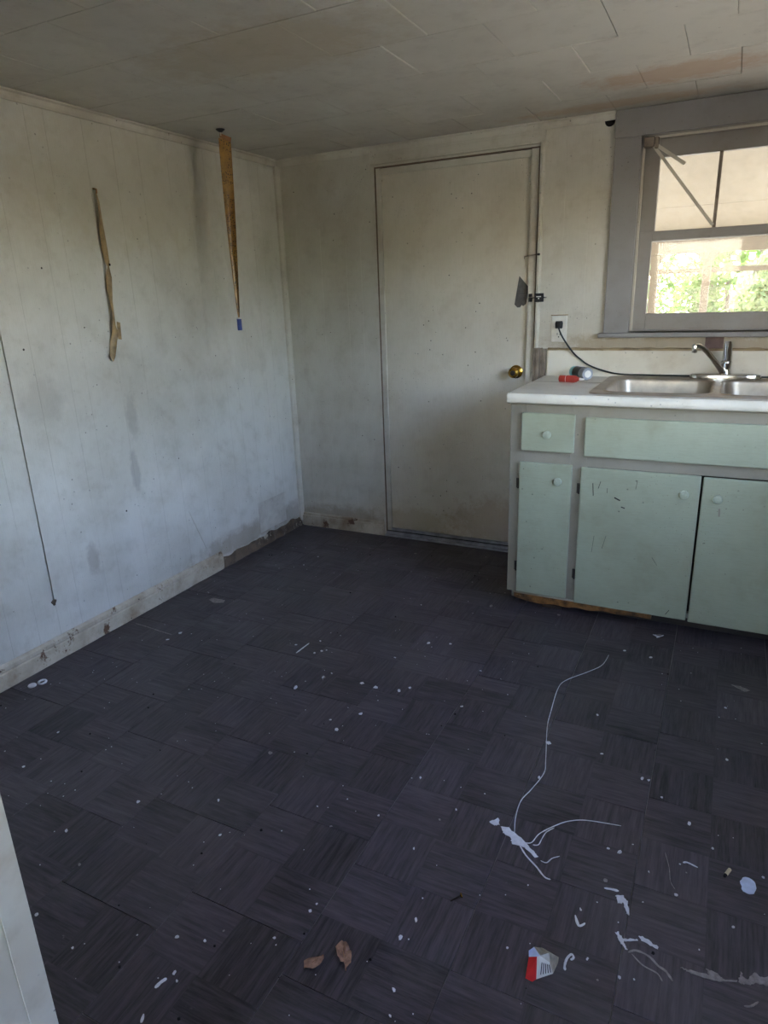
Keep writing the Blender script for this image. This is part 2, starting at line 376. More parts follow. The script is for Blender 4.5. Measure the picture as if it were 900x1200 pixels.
# left wall: panelling with an open seam at y = -1.694
wl = struct('wall_left', [m_wall_l, m_wall_d], lambda m: m.box((-0.12, YF-0.13, -0.1), (-0.0072, 0.12, H+0.01)).box((-0.0072, YF-0.13, -0.1), (-0.0007, -1.700, H+0.01)).box((-0.0072, -1.688, -0.1), (-0.0007, 0.02, H+0.01)).box((-0.0072, -1.70, -0.1), (-0.0007, -1.688, 0.23)),
            'smoke stained white panelled wall with an open vertical crack', 'wall')
g_ = [0.10, 0.24, 0.315, 0.475, 0.61, 0.74, 0.90, 1.02, 1.13]
base_ = -1.694; ed = [YF]
for k in (-1, 0, 1):
    for d in [0.0]+g_:
        v = base_+1.22*k+d
        if YF+0.03 < v < -0.02: ed.append(round(v, 4))
ed = sorted(set(ed))+[0.0]
strips(wl, 'l', ed, [], m_wall_l, special=-1.694)
def chipped(m):
    m.loft([[(d, -1.697+r_*.7*math.cos(t)*(1.2+.5*math.sin(3*t)), .226+r_*math.sin(t)) for t in [2*math.pi*k/12 for k in range(12)]] for d, r_ in ((0, .013), (.0016, .010))])
part('crack_hole', m_rotbase, wl, chipped)
part('patched_vent', paint('vent_patch_paint', srgb(204, 199, 186), srgb(150, 140, 122), 0.6, 0.5, dscale=6), wl, lambda m: m.box((0, -0.405, 0.075), (0.0025, -0.158, 0.245)), bevel=0.001)
part('torn_paper', m_trim, wl, lambda m: [m.bar((0.002, -0.93+0.02*i, 0.36-0.05*i), (0.002, -0.905+0.02*i, 0.29-0.05*i), 0.0018, 0.0018) for i in range(4)])
for (y, z, r) in [(-1.49, 1.43, .006), (-1.62, 1.16, .007), (-1.02, 1.55, .004), (-0.5, 1.4, .005), (-0.62, 1.05, .005), (-0.33, 1.12, .005), (-0.42, 0.92, .004), (-1.35, 1.22, .005), (-0.95, 0.62, .005), (-1.29, 0.47, .007), (-0.84, 0.71, .004)]:
    part('nail_hole', m_hinge, wl, lambda m: m.lathe([(0, r*.6), (0.0008, r*0.4)], (0, y, z), (1, 0, 0), 7))
# back wall
x0, x1, zt = DOOR; a0, a1, b0, b1 = WIN
def back_body(m):
    Y0, Y1 = 0.0007, 0.12
    for (p, q, r, s) in [(-0.12, x0, -0.1, H+.01), (x0, x1, zt, H+.01), (x1, a0, -0.1, H+.01), (a0, a1, -0.1, b0), (a0, a1, b1, H+.01), (a1, XR+.12, -0.1, H+.01)]:
        m.box((p, Y0, r), (q, Y1, s))
    m.box((x0, 0.0028, -0.1), (x1, 0.12, -0.003))
wb = struct('wall_back', m_wall_b, back_body, 'dingy white panelled wall with a door and a sink window', 'wall')
strips(wb, 'x', [0, 0.105, 0.245, 0.395, 0.48, 0.565, 0.80, 1.10, 1.386, 1.495, 1.6, 1.76, 1.92, 2.2, 2.5, 2.7, 2.82, XR], [(x0, x1, 0, zt), (a0, a1, b0, b1)], m_wall_b)
# right wall with the big window that lights the room
r0, r1, q0, q1 = RW
def right_body(m):
    X0, X1 = XR+0.0012, XR+0.12
    for (p, q, r, s) in [(YF-.13, r0, -.1, H+.01), (r0, r1, -.1, q0), (r0, r1, q1, H+.01), (r1, 0.12, -.1, H+.01)]: m.box((X0, p, r), (X1, q, s))
wr = struct('wall_right', m_wall_b, right_body, 'white panelled wall with the side window beyond the cabinets', 'wall')
strips(wr, 'r', [YF, -2.6, -2.2, -2.05, -1.8, -1.5, -1.2, -0.82, -0.6, -0.3, 0.0], [(r0, r1, q0, q1)], m_wall_b)
# front wall with the doorway, and the hall behind it
JX = 1.595
wf = struct('wall_front', m_wall_p, lambda m: m.box((-0.12, YF-0.13, -0.1), (JX-0.022, YF, H+.01)).box((2.52, YF-0.13, -0.1), (XR+.12, YF, H+.01)).box((JX-0.022, YF-.13, 1.93), (2.52, YF, H+.01)),
            'white wall end beside the open doorway', 'wall', bevel=0.004)
def wob(m, y0_, y1_, xx, amp, seed):
    ring0, ring1 = [], []
    for i in range(41):
        z = 1.93*i/40; d = (noise.noise((seed, 0, z*9)))*amp
        ring0.append([(JX-0.022, y0_+d*0.6, z), (xx, y0_+d*0.6, z), (xx, y1_, z), (JX-0.022, y1_, z)])
    m.loft(ring0)
struct('trim_1', m_trim, lambda m: wob(m, YF-0.0275, YF, JX, 0.0045, 1.3), 'white painted edge board of the doorway jamb', 'trim', bevel=0)
struct('trim_2', m_trim, lambda m: wob(m, YF-0.13, YF-0.0279, JX-0.002, 0.0, 5.3), 'cream painted inner board of the doorway jamb', 'trim')
struct('wall_hall_left', m_wall_p, lambda m: m.box((0.6, HY, -.1), (0.72, YF-.131, H)), 'plain white hall side wall opposite the side window', 'wall')
struct('wall_hall_right', m_wall_p, lambda m: m.box((XR, HY, -.1), (XR+.12, YF-.131, H)), 'plain white hall side wall', 'wall')
struct('wall_hall_end', m_wall_p, lambda m: m.box((0.6, HY-.12, -.1), (1.40, HY, H+.1)).box((2.25, HY-.12, -.1), (XR+.12, HY, H+.1)).box((1.40, HY-.12, -.1), (2.25, HY, 0.85)).box((1.40, HY-.12, 1.75), (2.25, HY, H+.1)), 'plain white wall at the end of the hall', 'wall')
w3 = struct('window_hall_fill', m_winpaint, lambda m: m.box((1.40, HY-.06, 0.85), (1.44, HY-.02, 1.75)).box((2.21, HY-.06, 0.85), (2.25, HY-.02, 1.75)).box((1.44, HY-.06, 0.85), (2.21, HY-.02, 0.89)).box((1.44, HY-.06, 1.71), (2.21, HY-.02, 1.75)).box((1.44, HY-.06, 1.28), (2.21, HY-.02, 1.32)), 'small grey window added at the hall end for fill light', 'window')  # unseen window, added to light the door and cabinets from behind the camera
part('pane', m_pane_up, w3, lambda m: m.box((1.43, HY-.042, 0.88), (2.22, HY-.038, 1.72)))

# crown strips, corner strip, baseboards
def crown(m, pts, inward):
    pr = [(0, 0), (0, -0.030), (0.009, -0.030), (0.013, -0.022), (0.017, -0.009), (0.026, -0.005), (0.026, 0)]
    rings = []
    for p in pts: rings.append([(p[0]+inward[0]*a, p[1]+inward[1]*a, H-0.001+b) for a, b in pr])
    m.loft(rings)
struct('trim_3', m_trim, lambda m: crown(m, [(0, YF, 0), (0, -0.001, 0)], (1, 0)), 'thin white moulding along the top of the cracked wall', 'trim')
struct('trim_4', m_trim, lambda m: crown(m, [(0.001, 0, 0), (1.688, 0, 0)], (0, -1)), 'thin white moulding above the door', 'trim')
def corner(m):
    m.loft([[(0.0, -0.024, z), (0.012, -0.022, z), (0.022, -0.012, z), (0.024, 0, z), (0, 0, z)] for z in (0.03, H-0.03)])
struct('trim_5', m_trim, corner, 'narrow rounded strip in the corner left of the door', 'trim')
def bb_left(m):
    # profile: flat board with a small cap bead; broken off near the corner
    n = 40
    for i in range(1):
        rings = []
        for k in range(n+1):
            y = YF+(-0.745-YF)*k/n
            ch = max(0, noise.noise((0, y*9, 3.0)))*0.006
            rings.append([(0, y, 0), (0.016-ch, y, 0), (0.016-ch*0.5, y, 0.058), (0.011, y, 0.063), (0.014, y, 0.068), (0.013, y, 0.080), (0.004, y, 0.090), (0, y, 0.090)])
        m.loft(rings)
struct('baseboard_left', m_base, bb_left, 'chipped white baseboard under the cracked wall, broken short of the corner', 'baseboard')
def bb_rot(m):
    rings = []
    for k in range(31):
        y = -0.735+0.715*k/30; h = 0.040+0.022*noise.noise((1, y*14, 0)); t_ = 0.012+0.010*noise.noise((4, y*20, 0))
        rings.append([(0, y, 0), (t_+0.004, y, 0), (t_, y, h*0.6), (t_*0.5, y, h), (0, y, h+0.012)])
    m.loft(rings)
struct('trim_6', m_rotbase, bb_rot, 'rotten dark wood remains where the baseboard broke off', 'trim')
struct('baseboard_back', m_base, lambda m: m.loft([[(x, 0, 0), (x, -0.014, 0), (x, -0.014, 0.062), (x, -0.009, 0.066), (x, -0.011, 0.074), (x, -0.003, 0.080), (x, 0, 0.080)] for x in (0.02, 0.562)]),
       'stained cream baseboard between corner and door', 'baseboard')

# ------------------------------------------------------------------ door in the back wall
d1 = struct('door_1', m_door, lambda m: m.box((0.592, 0.022, 0.045), (1.350, 0.060, 1.862)), 'flush white painted door with a brass knob', 'door', bevel=0.003)
def jamb(m):
    m.box((x0-0.004, -0.004, 0.0), (x0+0.008, 0.10, zt)).box((x1-0.010, 0.002, 0.0), (x1, 0.10, zt)).box((x0, 0.0, zt-0.008), (x1, 0.10, zt+0.002))
part('jamb', m_trim, d1, jamb)
part('door_stop', m_trim, d1, lambda m: m.box((x0+0.008, 0.008, 0.03), (0.600, 0.0215, zt-.008)).box((1.343, 0.004, 0.03), (1.3762, 0.0215, zt-.008)).box((0.60, 0.010, 1.852), (1.343, 0.0215, zt-.026)).box((0.60, 0.014, zt-.026), (1.343, 0.0215, zt-.0135)).box((x0+.005, 0.061, 0.0), (0.640, 0.09, zt)).box((1.31, 0.061, 0.0), (x1-.005, 0.09, zt)).box((0.64, 0.061, 1.82), (1.31, 0.09, zt)).box((0.64, 0.061, 0.0), (1.31, 0.09, 0.08)))
part('weather_strip', plain('brown_weather_strip', srgb(116, 98, 80), 0.8), d1, lambda m: m.box((x0+0.0075, -0.002, 0.0), (x0+0.011, 0.03, zt-.008)).box((x0+.008, -0.002, zt-.013), (x1-.004, 0.03, zt-.008)).box((1.3765, -0.002, 0.05), (1.380, 0.03, zt-.008)))
part('threshold', m_alu, d1, lambda m: m.box((x0+0.002, -0.018, 0), (x1-0.002, 0.06, 0.012)).box((x0+0.002, -0.004, 0.012), (x1-0.002, 0.06, 0.026)).box((x0+0.010, 0.010, 0.028), (x1-0.01, 0.02, 0.044)), bevel=0.003)
part('sweep_gap', m_dark, d1, lambda m: m.box((x0+.01, 0.006, 0.0265), (x1-.01, 0.03, 0.0282)))
part('jamb_screw', m_screw, d1, lambda m: [m.lathe([(0, .005), (.002, .004)], (1.3905, -0.0162, z), (0, -1, 0), 8) for z in (1.852, 1.70, 1.56)])
struct('trim_7', m_trim, lambda m: m.box((x0-0.012, -0.010, zt+0.002), (1.404, 0, H-0.031)).box((x0-0.006, -0.013, zt+0.002), (1.400, -0.010, zt+0.012)).box((x0-0.010, -0.012, zt+0.036), (1.40, -0.010, zt+.040)),
       'flat white board over the door', 'trim', bevel=0.0015)
struct('trim_8', m_trim, lambda m: m.loft([[(1.3835, 0.0, z), (1.3835, -0.012, z), (1.387, -0.016, z), (1.396, -0.016, z), (1.402+0.0015*math.sin(z*23), -0.009, z), (1.402+0.0015*math.sin(z*23), 0, z)] for z in [1.04+0.0286*i for i in range(31)]]),
       'chipped white casing strip on the latch side of the door', 'trim')
struct('trim_9', m_grey_wood, lambda m: m.box((1.380, -0.014, 0.0), (1.394, 0, 1.040)).box((1.395, -0.020, 0.0), (1.412, 0, 1.040)).box((1.413, -0.012, 0.0), (1.424, 0, 1.040)).box((1.425, -0.016, 0.), (1.440, 0, 1.036)),
       'bare weathered casing boards between door and backsplash', 'trim', bevel=0.002)
def knob(m):
    m.lathe([(0, 0.031), (0.004, 0.032), (0.008, 0.027), (0.012, 0.016), (0.026, 0.013), (0.032, 0.020), (0.042, 0.0255), (0.054, 0.0245), (0.062, 0.016), (0.0635, 0.0145)], (1.293, 0.022, 0.925), (0, -1, 0), 24)
kn = part('door_knob', m_brass, d1, knob, smooth=True)
part('keyhole_disc', m_hinge, kn, lambda m: m.lathe([(0, .0125), (.0015, .0115)], (1.293, -0.0415, 0.925), (0, -1, 0), 16))
# latch, hook and tape on the door
lt = empty('slide_bolt', (1.385, -0.016, 1.245), 'black slide bolt on the casing beside the grey tape', 'bolt')
part('bolt_case', m_black, lt, lambda m: m.box((1.3835, -0.034, 1.245), (1.4225, -0.0165, 1.283)), bevel=0.002)
part('bolt_keeper', m_black, lt, lambda m: m.box((1.350, -0.010, 1.246), (1.364, 0.0035, 1.282)), bevel=0.0015)
part('bolt_rod', m_chrome, lt, lambda m: m.tube([(1.352, -0.0135, 1.264), (1.436, -0.022, 1.264)], 0.0033, 8))
part('white_mark', m_whitepl, lt, lambda m: m.box((1.392, -0.0345, 1.266), (1.414, -0.034, 1.2705)).box((1.4005, -0.0345, 1.258), (1.406, -0.034, 1.2625)))
hk = empty('hook_and_eye', (1.385, -0.012, 1.44), 'thin wire hook latch above the black bolt', 'hook')
part('hook_wire', m_grey_wood, hk, lambda m: m.tube([(1.318, 0.020, 1.436), (1.320, 0.008, 1.444), (1.335, 0.001, 1.447), (1.392, -0.019, 1.449)], 0.0022, 6))
part('eye_screw', m_hinge, hk, lambda m: m.box((1.387, -0.026, 1.444), (1.399, -0.014, 1.454)), bevel=0.002)
tp = empty('tape_patch', (1.31, 0.02, 1.22), 'torn piece of dark grey tape stuck on the white door', 'tape')
def tapef(m):
    P = [(1.296, 1.362), (1.341, 1.312), (1.342, 1.296), (1.332, 1.238), (1.318, 1.227), (1.311, 1.233), (1.303, 1.222), (1.290, 1.222), (1.276, 1.236)]
    m.loft([[(x, 0.0218, z) for x, z in P], [(x, 0.0206, z) for x, z in P]])
part('tape_sheet', m_tape, tp, tapef)
part('tape_fold', m_black, tp, lambda m: m.bar((1.284, 0.0204, 1.285), (1.339, 0.0204, 1.285), 0.0006, 0.0012))

# ------------------------------------------------------------------ window over the sink
w1 = struct('window_1', m_winpaint, lambda m: m.box((1.692, -0.018, b0-.012), (a0, 0, b1)).box((a1, -0.018, b0-.012), (2.718, 0, b1)).box((1.690, -0.019, b1), (2.720, 0, H-0.002)),
            'grey painted double hung window over the sink', 'window', bevel=0.002)
part('stool', m_winpaint, w1, lambda m: m.box((1.672, -0.042, b0-0.026), (2.738, 0.03, b0-0.006)), bevel=0.004)
part('jamb', m_sash, w1, lambda m: m.box((a0, -0.004, b0-.006), (a0+0.004, 0.118, b1)).box((a1-0.004, -0.004, b0-.006), (a1, 0.118, b1)).box((a0, -0.004, b1-0.005), (a1, 0.118, b1)).box((a0, 0.0, b0-.006), (a1, 0.125, b0+0.002)))
part('inner_stop', m_stop, w1, lambda m: m.box((a0+.004, 0.002, b0), (a0+0.012, 0.018, b1)).box((a1-.012, 0.002, b0), (a1-.004, 0.018, b1)).box((a0+.004, 0.002, b1-0.014), (a1-.004, 0.018, b1-.005)), bevel=0.0015)
ZM = 1.495
lo = part('lower_sash', m_sash, w1, lambda m: m.box((a0+.012, 0.020, b0+.002), (1.860, 0.052, ZM+.018)).box((2.550, 0.020, b0+.002), (a1-.012, 0.052, ZM+.018)).box((1.860, 0.020, b0+.002), (2.550, 0.052, 1.183)).box((1.860, 0.019, 1.476), (2.550, 0.052, ZM+.019)), bevel=0.002)
part('pane', m_pane_lo, lo, lambda m: m.box((1.857, 0.034, 1.18), (2.553, 0.037, 1.479)))
up = part('upper_sash', m_sash, w1, lambda m: m.box((a0+.006, 0.056, ZM-.02), (1.864, 0.088, b1-.004)).box((2.546, 0.056, ZM-.02), (a1-.006, 0.088, b1-.004)).box((1.864, 0.056, 1.797), (2.546, 0.088, b1-.004)).box((1.864, 0.056, ZM-.02), (2.546, 0.088, ZM+.018)), bevel=0.002)
xm = [1.864, 2.0913, 2.3187, 2.546]
for x in xm[1:3]: part('muntin', m_grey_wood, up, lambda m: m.box((x-.0065, 0.058, ZM+.018), (x+.0065, 0.086, 1.797)), bevel=0.002)
for a, b in zip(xm[:-1], xm[1:]): part('pane', m_pane_up, up, lambda m: m.box((a, 0.070, ZM+.015), (b, 0.073, 1.80)))
cb = empty('broken_blind_bracket', (1.835, -0.02, 1.815), 'broken blind bracket with two dangling slats at the window corner', 'bracket')
part('bracket_box', m_grey_wood, cb, lambda m: m.box((1.806, -0.034, 1.828), (1.846, 0.0, 1.864)).box((1.848, -0.03, 1.82), (1.862, -0.004, 1.862)), bevel=0.003)
part('slat', m_stop, cb, lambda m: m.bar((1.852, -0.024, 1.834), (1.967, -0.036, 1.751), 0.013, 0.004, up=(0, 1, 0)))
part('slat', m_stop, cb, lambda m: m.bar((1.838, -0.020, 1.838), (2.088, 0.010, 1.522), 0.012, 0.004, up=(0, 1, 0)))
# side window in the right wall (outside the frame, lights the room)
w2 = struct('window_2', m_winpaint, lambda m: m.box((XR-.018, r0-.1, q0-.02), (XR, r0, q1)).box((XR-.018, r1, q0-.02), (XR, r1+.1, q1)).box((XR-.018, r0-.1, q1), (XR, r1+.1, q1+.1)).box((XR-.04, r0-.12, q0-.04), (XR+.02, r1+.12, q0-.02)), 'grey painted side window that lets in the blue daylight', 'window', bevel=0.002)
def sash2(m):
    for y in (r0, (r0+r1)/2-.02, r1-.04): m.box((XR+.03, y, q0-.02), (XR+.06, y+.04, q1))
    for z in (q0-.02, (q0+q1)/2-.02, q1-.04): m.box((XR+.03, r0, z), (XR+.06, r1, z+.04))
s2 = part('sash', m_sash, w2, sash2)
part('pane', m_pane_up, s2, lambda m: m.box((XR+.044, r0+.01, q0), (XR+.047, r1-.01, q1-.01)))
# black gap under the moulding beside the window
part('wall_gap', m_dark, wb, lambda m: m.lathe([(0, .021), (.0012, .020), (.0030, .012)], (1.665, 0.0, 1.946), (0, -1, 0), 14))

# ------------------------------------------------------------------ sink cabinet, countertop, sink
CX0, CX1, CY = 1.446, 2.884, -0.586
cab = empty('sink_cabinet', ((CX0+CX1)/2, CY/2, 0), 'mint green base cabinet with grey face frame under the sink', 'cabinet')
ZB, ZT = 0.060, 0.874
part('side_panel', m_frame, cab, lambda m: m.box((CX0+.002, CY+.021, ZB+.001), (CX0+.02, -0.022, ZT)).box((CX0+.002, CY+.07, 0.0), (CX0+.02, -0.022, ZB+.001)))
part('side_panel', m_frame, cab, lambda m: m.box((CX1-.02, CY+.021, ZB+.001), (CX1-.002, -0.022, ZT)).box((CX1-.02, CY+.07, 0.0), (CX1-.002, -0.022, ZB+.001)))
part('cabinet_floor', m_darkwood, cab, lambda m: m.box((CX0+.02, CY+.021, ZB+.005), (CX1-.02, -0.03, ZB+.022)))
part('cabinet_back', m_darkwood, cab, lambda m: m.box((CX0+.02, -0.029, ZB+.022), (CX1-.02, -0.023, ZT)))
st_x = [(CX0, 1.506), (1.688, 1.752), (2.578, 2.642), (2.824, CX1)]
for a, b in st_x: part('stile', m_frame, cab, lambda m: m.box((a, CY, ZB), (b, CY+.02, ZT)), bevel=0.0015)
for a, b in ((1.506, 1.688), (1.752, 2.578), (2.642, 2.824)):
    for z, zz in ((0.824, ZT), (0.634, 0.690), (ZB, ZB+0.022)):
        part('rail', m_frame, cab, lambda m: m.box((a, CY+.0004, z), (b, CY+.0196, zz)))
def front(name, a, b, z, zz, kx=None, kz=None, hx=None, tilt=0.0):
    o = part(name, m_mint, cab, lambda m: m.box((a, CY-.0175, z), (b, CY-.0008, zz)), bevel=0.004)
    if kx is not None:
        part('knob', m_knob, o, lambda m: m.lathe([(0, .012), (.003, .0125), (.005, .0160), (.009, .0165), (.012, .0145), (.0135, .008), (.0138, .001)], (kx, CY-.0175, kz), (0, -1, 0), 18), smooth=True)
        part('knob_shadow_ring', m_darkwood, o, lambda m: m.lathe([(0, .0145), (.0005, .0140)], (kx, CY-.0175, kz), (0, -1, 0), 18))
    if hx is not None:
        for hz in (0.545, 0.180):
            part('hinge', m_hinge, o, lambda m: m.box((hx-.007, CY-.003, hz-.02), (hx+.004, CY-.0002, hz+.02)).tube([(hx+.003, CY-.010, hz-.02), (hx+.003, CY-.010, hz+.02)], 0.0045, 8))
    return o
front('drawer', 1.494, 1.702, 0.686, 0.838, 1.598, 0.756)
front('drawer', 2.628, 2.836, 0.686, 0.838, 2.732, 0.756)
front('false_front', 1.740, 2.590, 0.678, 0.830)
front('cabinet_door', 1.490, 1.700, 0.066, 0.639, 1.648, 0.570, 1.483)
front('cabinet_door', 1.734, 2.1615, 0.056, 0.634, 2.110, 0.562, 1.727)
front('cabinet_door', 2.1685, 2.596, 0.052, 0.631, 2.222, 0.556, 2.603)
front('cabinet_door', 2.630, 2.840, 0.056, 0.634, 2.682, 0.562, 2.847)
for (x, z, dx, dz, w_) in [(1.783, .575, .004, -.05, .003), (1.812, .585, -.008, -.03, .002), (1.838, .560, 0, -.02, .0015), (1.866, .525, .022, -.010, .005), (1.893, .490, .014, -.004, .004), (1.80, .36, -.006, -.07, .0012), (1.845, .365, -.012, -.055, .0012), (1.945, .60, -.004, -.035, .0014), (2.02, .30, .02, -.03, .0012), (2.10, .09, -.012, -.02, .002), (2.19, .38, .008, .002, .002), (2.231, .52, .002, -.03, .006)]:
    part('scratch', m_hinge if w_ < .0055 else m_frame, cab, lambda m: m.bar((x, CY-.01765, z), (x+dx, CY-.01765, z+dz), w_, .0004, up=(0, 1, 0)))
part('toe_board', m_darkwood, cab, lambda m: m.box((CX0+.02, CY+.052, 0), (CX1-.02, CY+.068, ZB+.006)))
def rotf(m):
    rings = []
    for k in range(41):
        x = CX0+.03+(0.56)*k/40; d = 0.014+0.012*noise.noise((x*16, 2, 0))
        z0_ = 0.016+0.020*noise.noise((x*11, 7, 1))+0.03*max(0, (x-1.95))*1.2+0.03*max(0, 1.53-x)*8; t_ = 0.5+0.5*noise.noise((x*5, 1, 1))
        z1_ = ZB-0.001
        z0_ = min(z0_+0.010*(k/40), z1_-0.006)
        rings.append([(x, CY+.002+d*t_, z0_), (x, CY+.012+d, z0_-.004), (x, CY+.034, z0_+.004), (x, CY+.034, z1_), (x, CY+.003, z1_)])
    m.loft(rings)
part('rotten_base_strip', m_rot, cab, rotf)
part('splinter', m_base, cab, lambda m: m.box((1.475, CY-.004, 0.0535), (1.735, CY+.015, ZB-.0003)))
part('debris_under', m_darkwood, cab, lambda m: m.box((1.6, CY+.01, 0.0), (1.68, CY+.05, .012)))

CT = 0.914
SX0, SX1, SY0, SY1 = 1.755, 2.595, -0.562, -0.040     # sink cut-out
ct = empty('countertop', (2.18, -0.3, ZT), 'cream laminate countertop with a stained backsplash', 'countertop')
CXL = 1.440
def slab(m):
    E = CXL; Yf = -0.628
    def prof(x): return [(x, -0.019, ZT+.001), (x, Yf+.012, ZT+.001), (x, Yf+.003, ZT+.006), (x, Yf, ZT+.014), (x, Yf+.002, CT-.008), (x, Yf+.010, CT), (x, -0.019, CT)]
    m.loft([prof(E), prof(SX0)]); m.loft([prof(SX1), prof(XR-.002)])
    def pf(x): return [(x, SY0, ZT+.001), (x, Yf+.012, ZT+.001), (x, Yf+.003, ZT+.006), (x, Yf, ZT+.014), (x, Yf+.002, CT-.008), (x, Yf+.010, CT), (x, SY0, CT)]
    m.loft([pf(SX0), pf(SX1)]); m.box((SX0, SY1, ZT+.001), (SX1, -0.019, CT))
part('slab', m_counter, ct, slab, smooth=True)
part('broken_corner', m_darkwood, ct, lambda m: m.box((CXL-.0015, -0.622, ZT+.002), (CXL+.012, -0.606, ZT+.014)), bevel=.003)
part('seam', m_caulk, ct, lambda m: m.box((CXL+.002, -0.236, CT), (1.75, -0.233, CT+.0006)))
part('backsplash', m_counter, ct, lambda m: m.box((1.448, -0.0185, CT-.02), (XR-.002, -0.0005, 1.030)), bevel=.004)
def caulk(m):
    rings = []
    for k in range(61):
        x = 1.448+(XR-.004-1.448)*k/60; h = 0.0045+0.003*noise.noise((x*22, 0, 0)); d = -0.0165+0.004*noise.noise((x*31, 4, 0))
        rings.append([(x, d, 1.028), (x, d+.003, 1.031+h), (x, -0.001, 1.033+h*1.5), (x, -0.001, 1.026)])
    m.loft(rings)
part('caulk_line', m_caulk, ct, caulk)
struct('trim_10', plain('bare_brown_wood', srgb(118, 96, 88), 0.8), lambda m: m.box((2.108, -0.006, 1.030), (2.178, -0.0005, 1.086)), 'dark brown bare patch of wood under the window stool', 'trim', bevel=.001)

sink = empty('kitchen_sink', (2.175, -0.3, CT), 'worn stainless steel double bowl sink set in the countertop', 'sink')
def rrect(x0_, x1_, y0_, y1_, r, z, n=6):
    out = []
    for (cx, cy, a) in ((x1_-r, y1_-r, 0), (x0_+r, y1_-r, 90), (x0_+r, y0_+r, 180), (x1_-r, y0_+r, 270)):
        for k in range(n+1):
            t = math.radians(a+90*k/n); out.append((cx+r*math.cos(t), cy+r*math.sin(t), z))
    return out
BW = [(1.790, 2.158, -0.548, -0.118), (2.196, 2.560, -0.548, -0.118)]
def sink_rim():
    bm = bmesh.new(); ed_ = []
    def loop(pts):
        vs_ = [bm.verts.new(p) for p in pts]; e = [bm.edges.new((vs_[i], vs_[(i+1) % len(vs_)])) for i in range(len(vs_))]; return vs_, e
    z = CT+.006
    L0 = loop(rrect(SX0-.016, SX1+.016, SY0-.010, -0.0245, .04, z)); Ls = [loop(rrect(*b, .06, z)) for b in BW]
    bmesh.ops.triangle_fill(bm, use_beauty=True, use_dissolve=False, edges=L0[1]+Ls[0][1]+Ls[1][1])
    lo_ = [bm.verts.new(p) for p in rrect(SX0-.020, SX1+.020, SY0-.014, -0.0215, .044, CT+.0008)]
    n = len(lo_)
    for i in range(n): bm.faces.new((L0[0][i], lo_[i], lo_[(i+1) % n], L0[0][(i+1) % n]))
    bmesh.ops.recalc_face_normals(bm, faces=bm.faces)
    me = bpy.data.meshes.new('rim'); bm.to_mesh(me); bm.free(); me.materials.append(m_steel); return me
ro = bpy.data.objects.new('rim', sink_rim()); COL.objects.link(ro); ro.parent = sink; ro.location = -Vector(sink.location)
for (p, q, r, s) in BW:
    def bowl(m):
        lv = [(0, .0, .06), (.004, .006, .058), (.004, .014, .057), (.010, .05, .056), (.016, .12, .055), (.032, .155, .05), (.07, .165, .04), (.13, .168, .03)]
        m.loft([rrect(p+i, q-i, r+i, s-i, rr, CT+.006-d) for i, d, rr in lv], cap0=False, cap1=True)
    b = part('bowl', m_steel, sink, bowl, smooth=True)
    part('drain', m_chrome, b, lambda m: m.lathe([(0, .045), (.003, .042), (.003, .03), (.001, .028)], ((p+q)/2, (r+s)/2, CT-.161), (0, 0, 1), 20), smooth=True)
    part('roll_edge', m_steel, b, lambda m: m.loft([rrect(p-.010, q+.010, r-.010, s+.010, .068, CT+.0062), rrect(p-.006, q+.006, r-.006, s+.006, .065, CT+.0095), rrect(p+.001, q-.001, r+.001, s-.001, .060, CT+.006)], cap0=False, cap1=False), smooth=True)
# faucet
fz = CT+.0062
FC = (2.197, -0.073)
fau = empty('faucet', (FC[0], FC[1], fz), 'chrome single lever faucet with swivel spout on the sink ledge', 'faucet')
def deck(m):
    def ell(s_, z): return [(FC[0]+0.133*s_*math.copysign(abs(math.cos(t))**0.75, math.cos(t)), FC[1]+0.030*s_*math.copysign(abs(math.sin(t))**0.9, math.sin(t)), z) for t in [2*math.pi*k/40 for k in range(40)]]
    m.loft([ell(1.0, fz), ell(1.0, fz+.014), ell(.98, fz+.019), ell(.9, fz+.022), ell(.4, fz+.024)])
part('deck_plate', m_chrome, fau, deck, smooth=True)
part('body', m_chrome, fau, lambda m: m.lathe([(.010, .026), (.02, .024), (.03, .021), (.060, .020), (.064, .022), (.070, .022), (.075, .019), (.082, .012)], (FC[0], FC[1], fz), (0, 0, 1), 24), smooth=True)
def spoutf(m):
    P = [(2.188, -0.085, .950), (2.176, -0.105, .968), (2.150, -0.135, 1.003), (2.118, -0.172, 1.044), (2.103, -0.190, 1.058), (2.090, -0.204, 1.064), (2.076, -0.218, 1.062)]
    m.tube(P, [.013, .012, .0105, .010, .010, .0105, .011], 14)
so = part('spout', m_chrome, fau, spoutf, smooth=True)
part('aerator', m_chrome, so, lambda m: m.lathe([(0, .0115), (.010, .012), (.011, .0105), (.026, .0105), (.028, .009)], (2.079, -0.215, 1.066), (0, 0, -1), 16), smooth=True)
def lever(m):
    rings = []
    for (x, y, z, wx, wy) in [(2.199, -.073, .975, .018, .018), (2.198, -.076, 1.0, .019, .015), (2.197, -.088, 1.035, .017, .010), (2.196, -.100, 1.062, .016, .006), (2.196, -.106, 1.074, .011, .004)]:
        rings.append([(x+wx*math.cos(t), y+wy*math.sin(t), z) for t in [2*math.pi*k/14 for k in range(14)]])
    m.loft(rings)
part('lever', m_chrome, fau, lever, smooth=True)

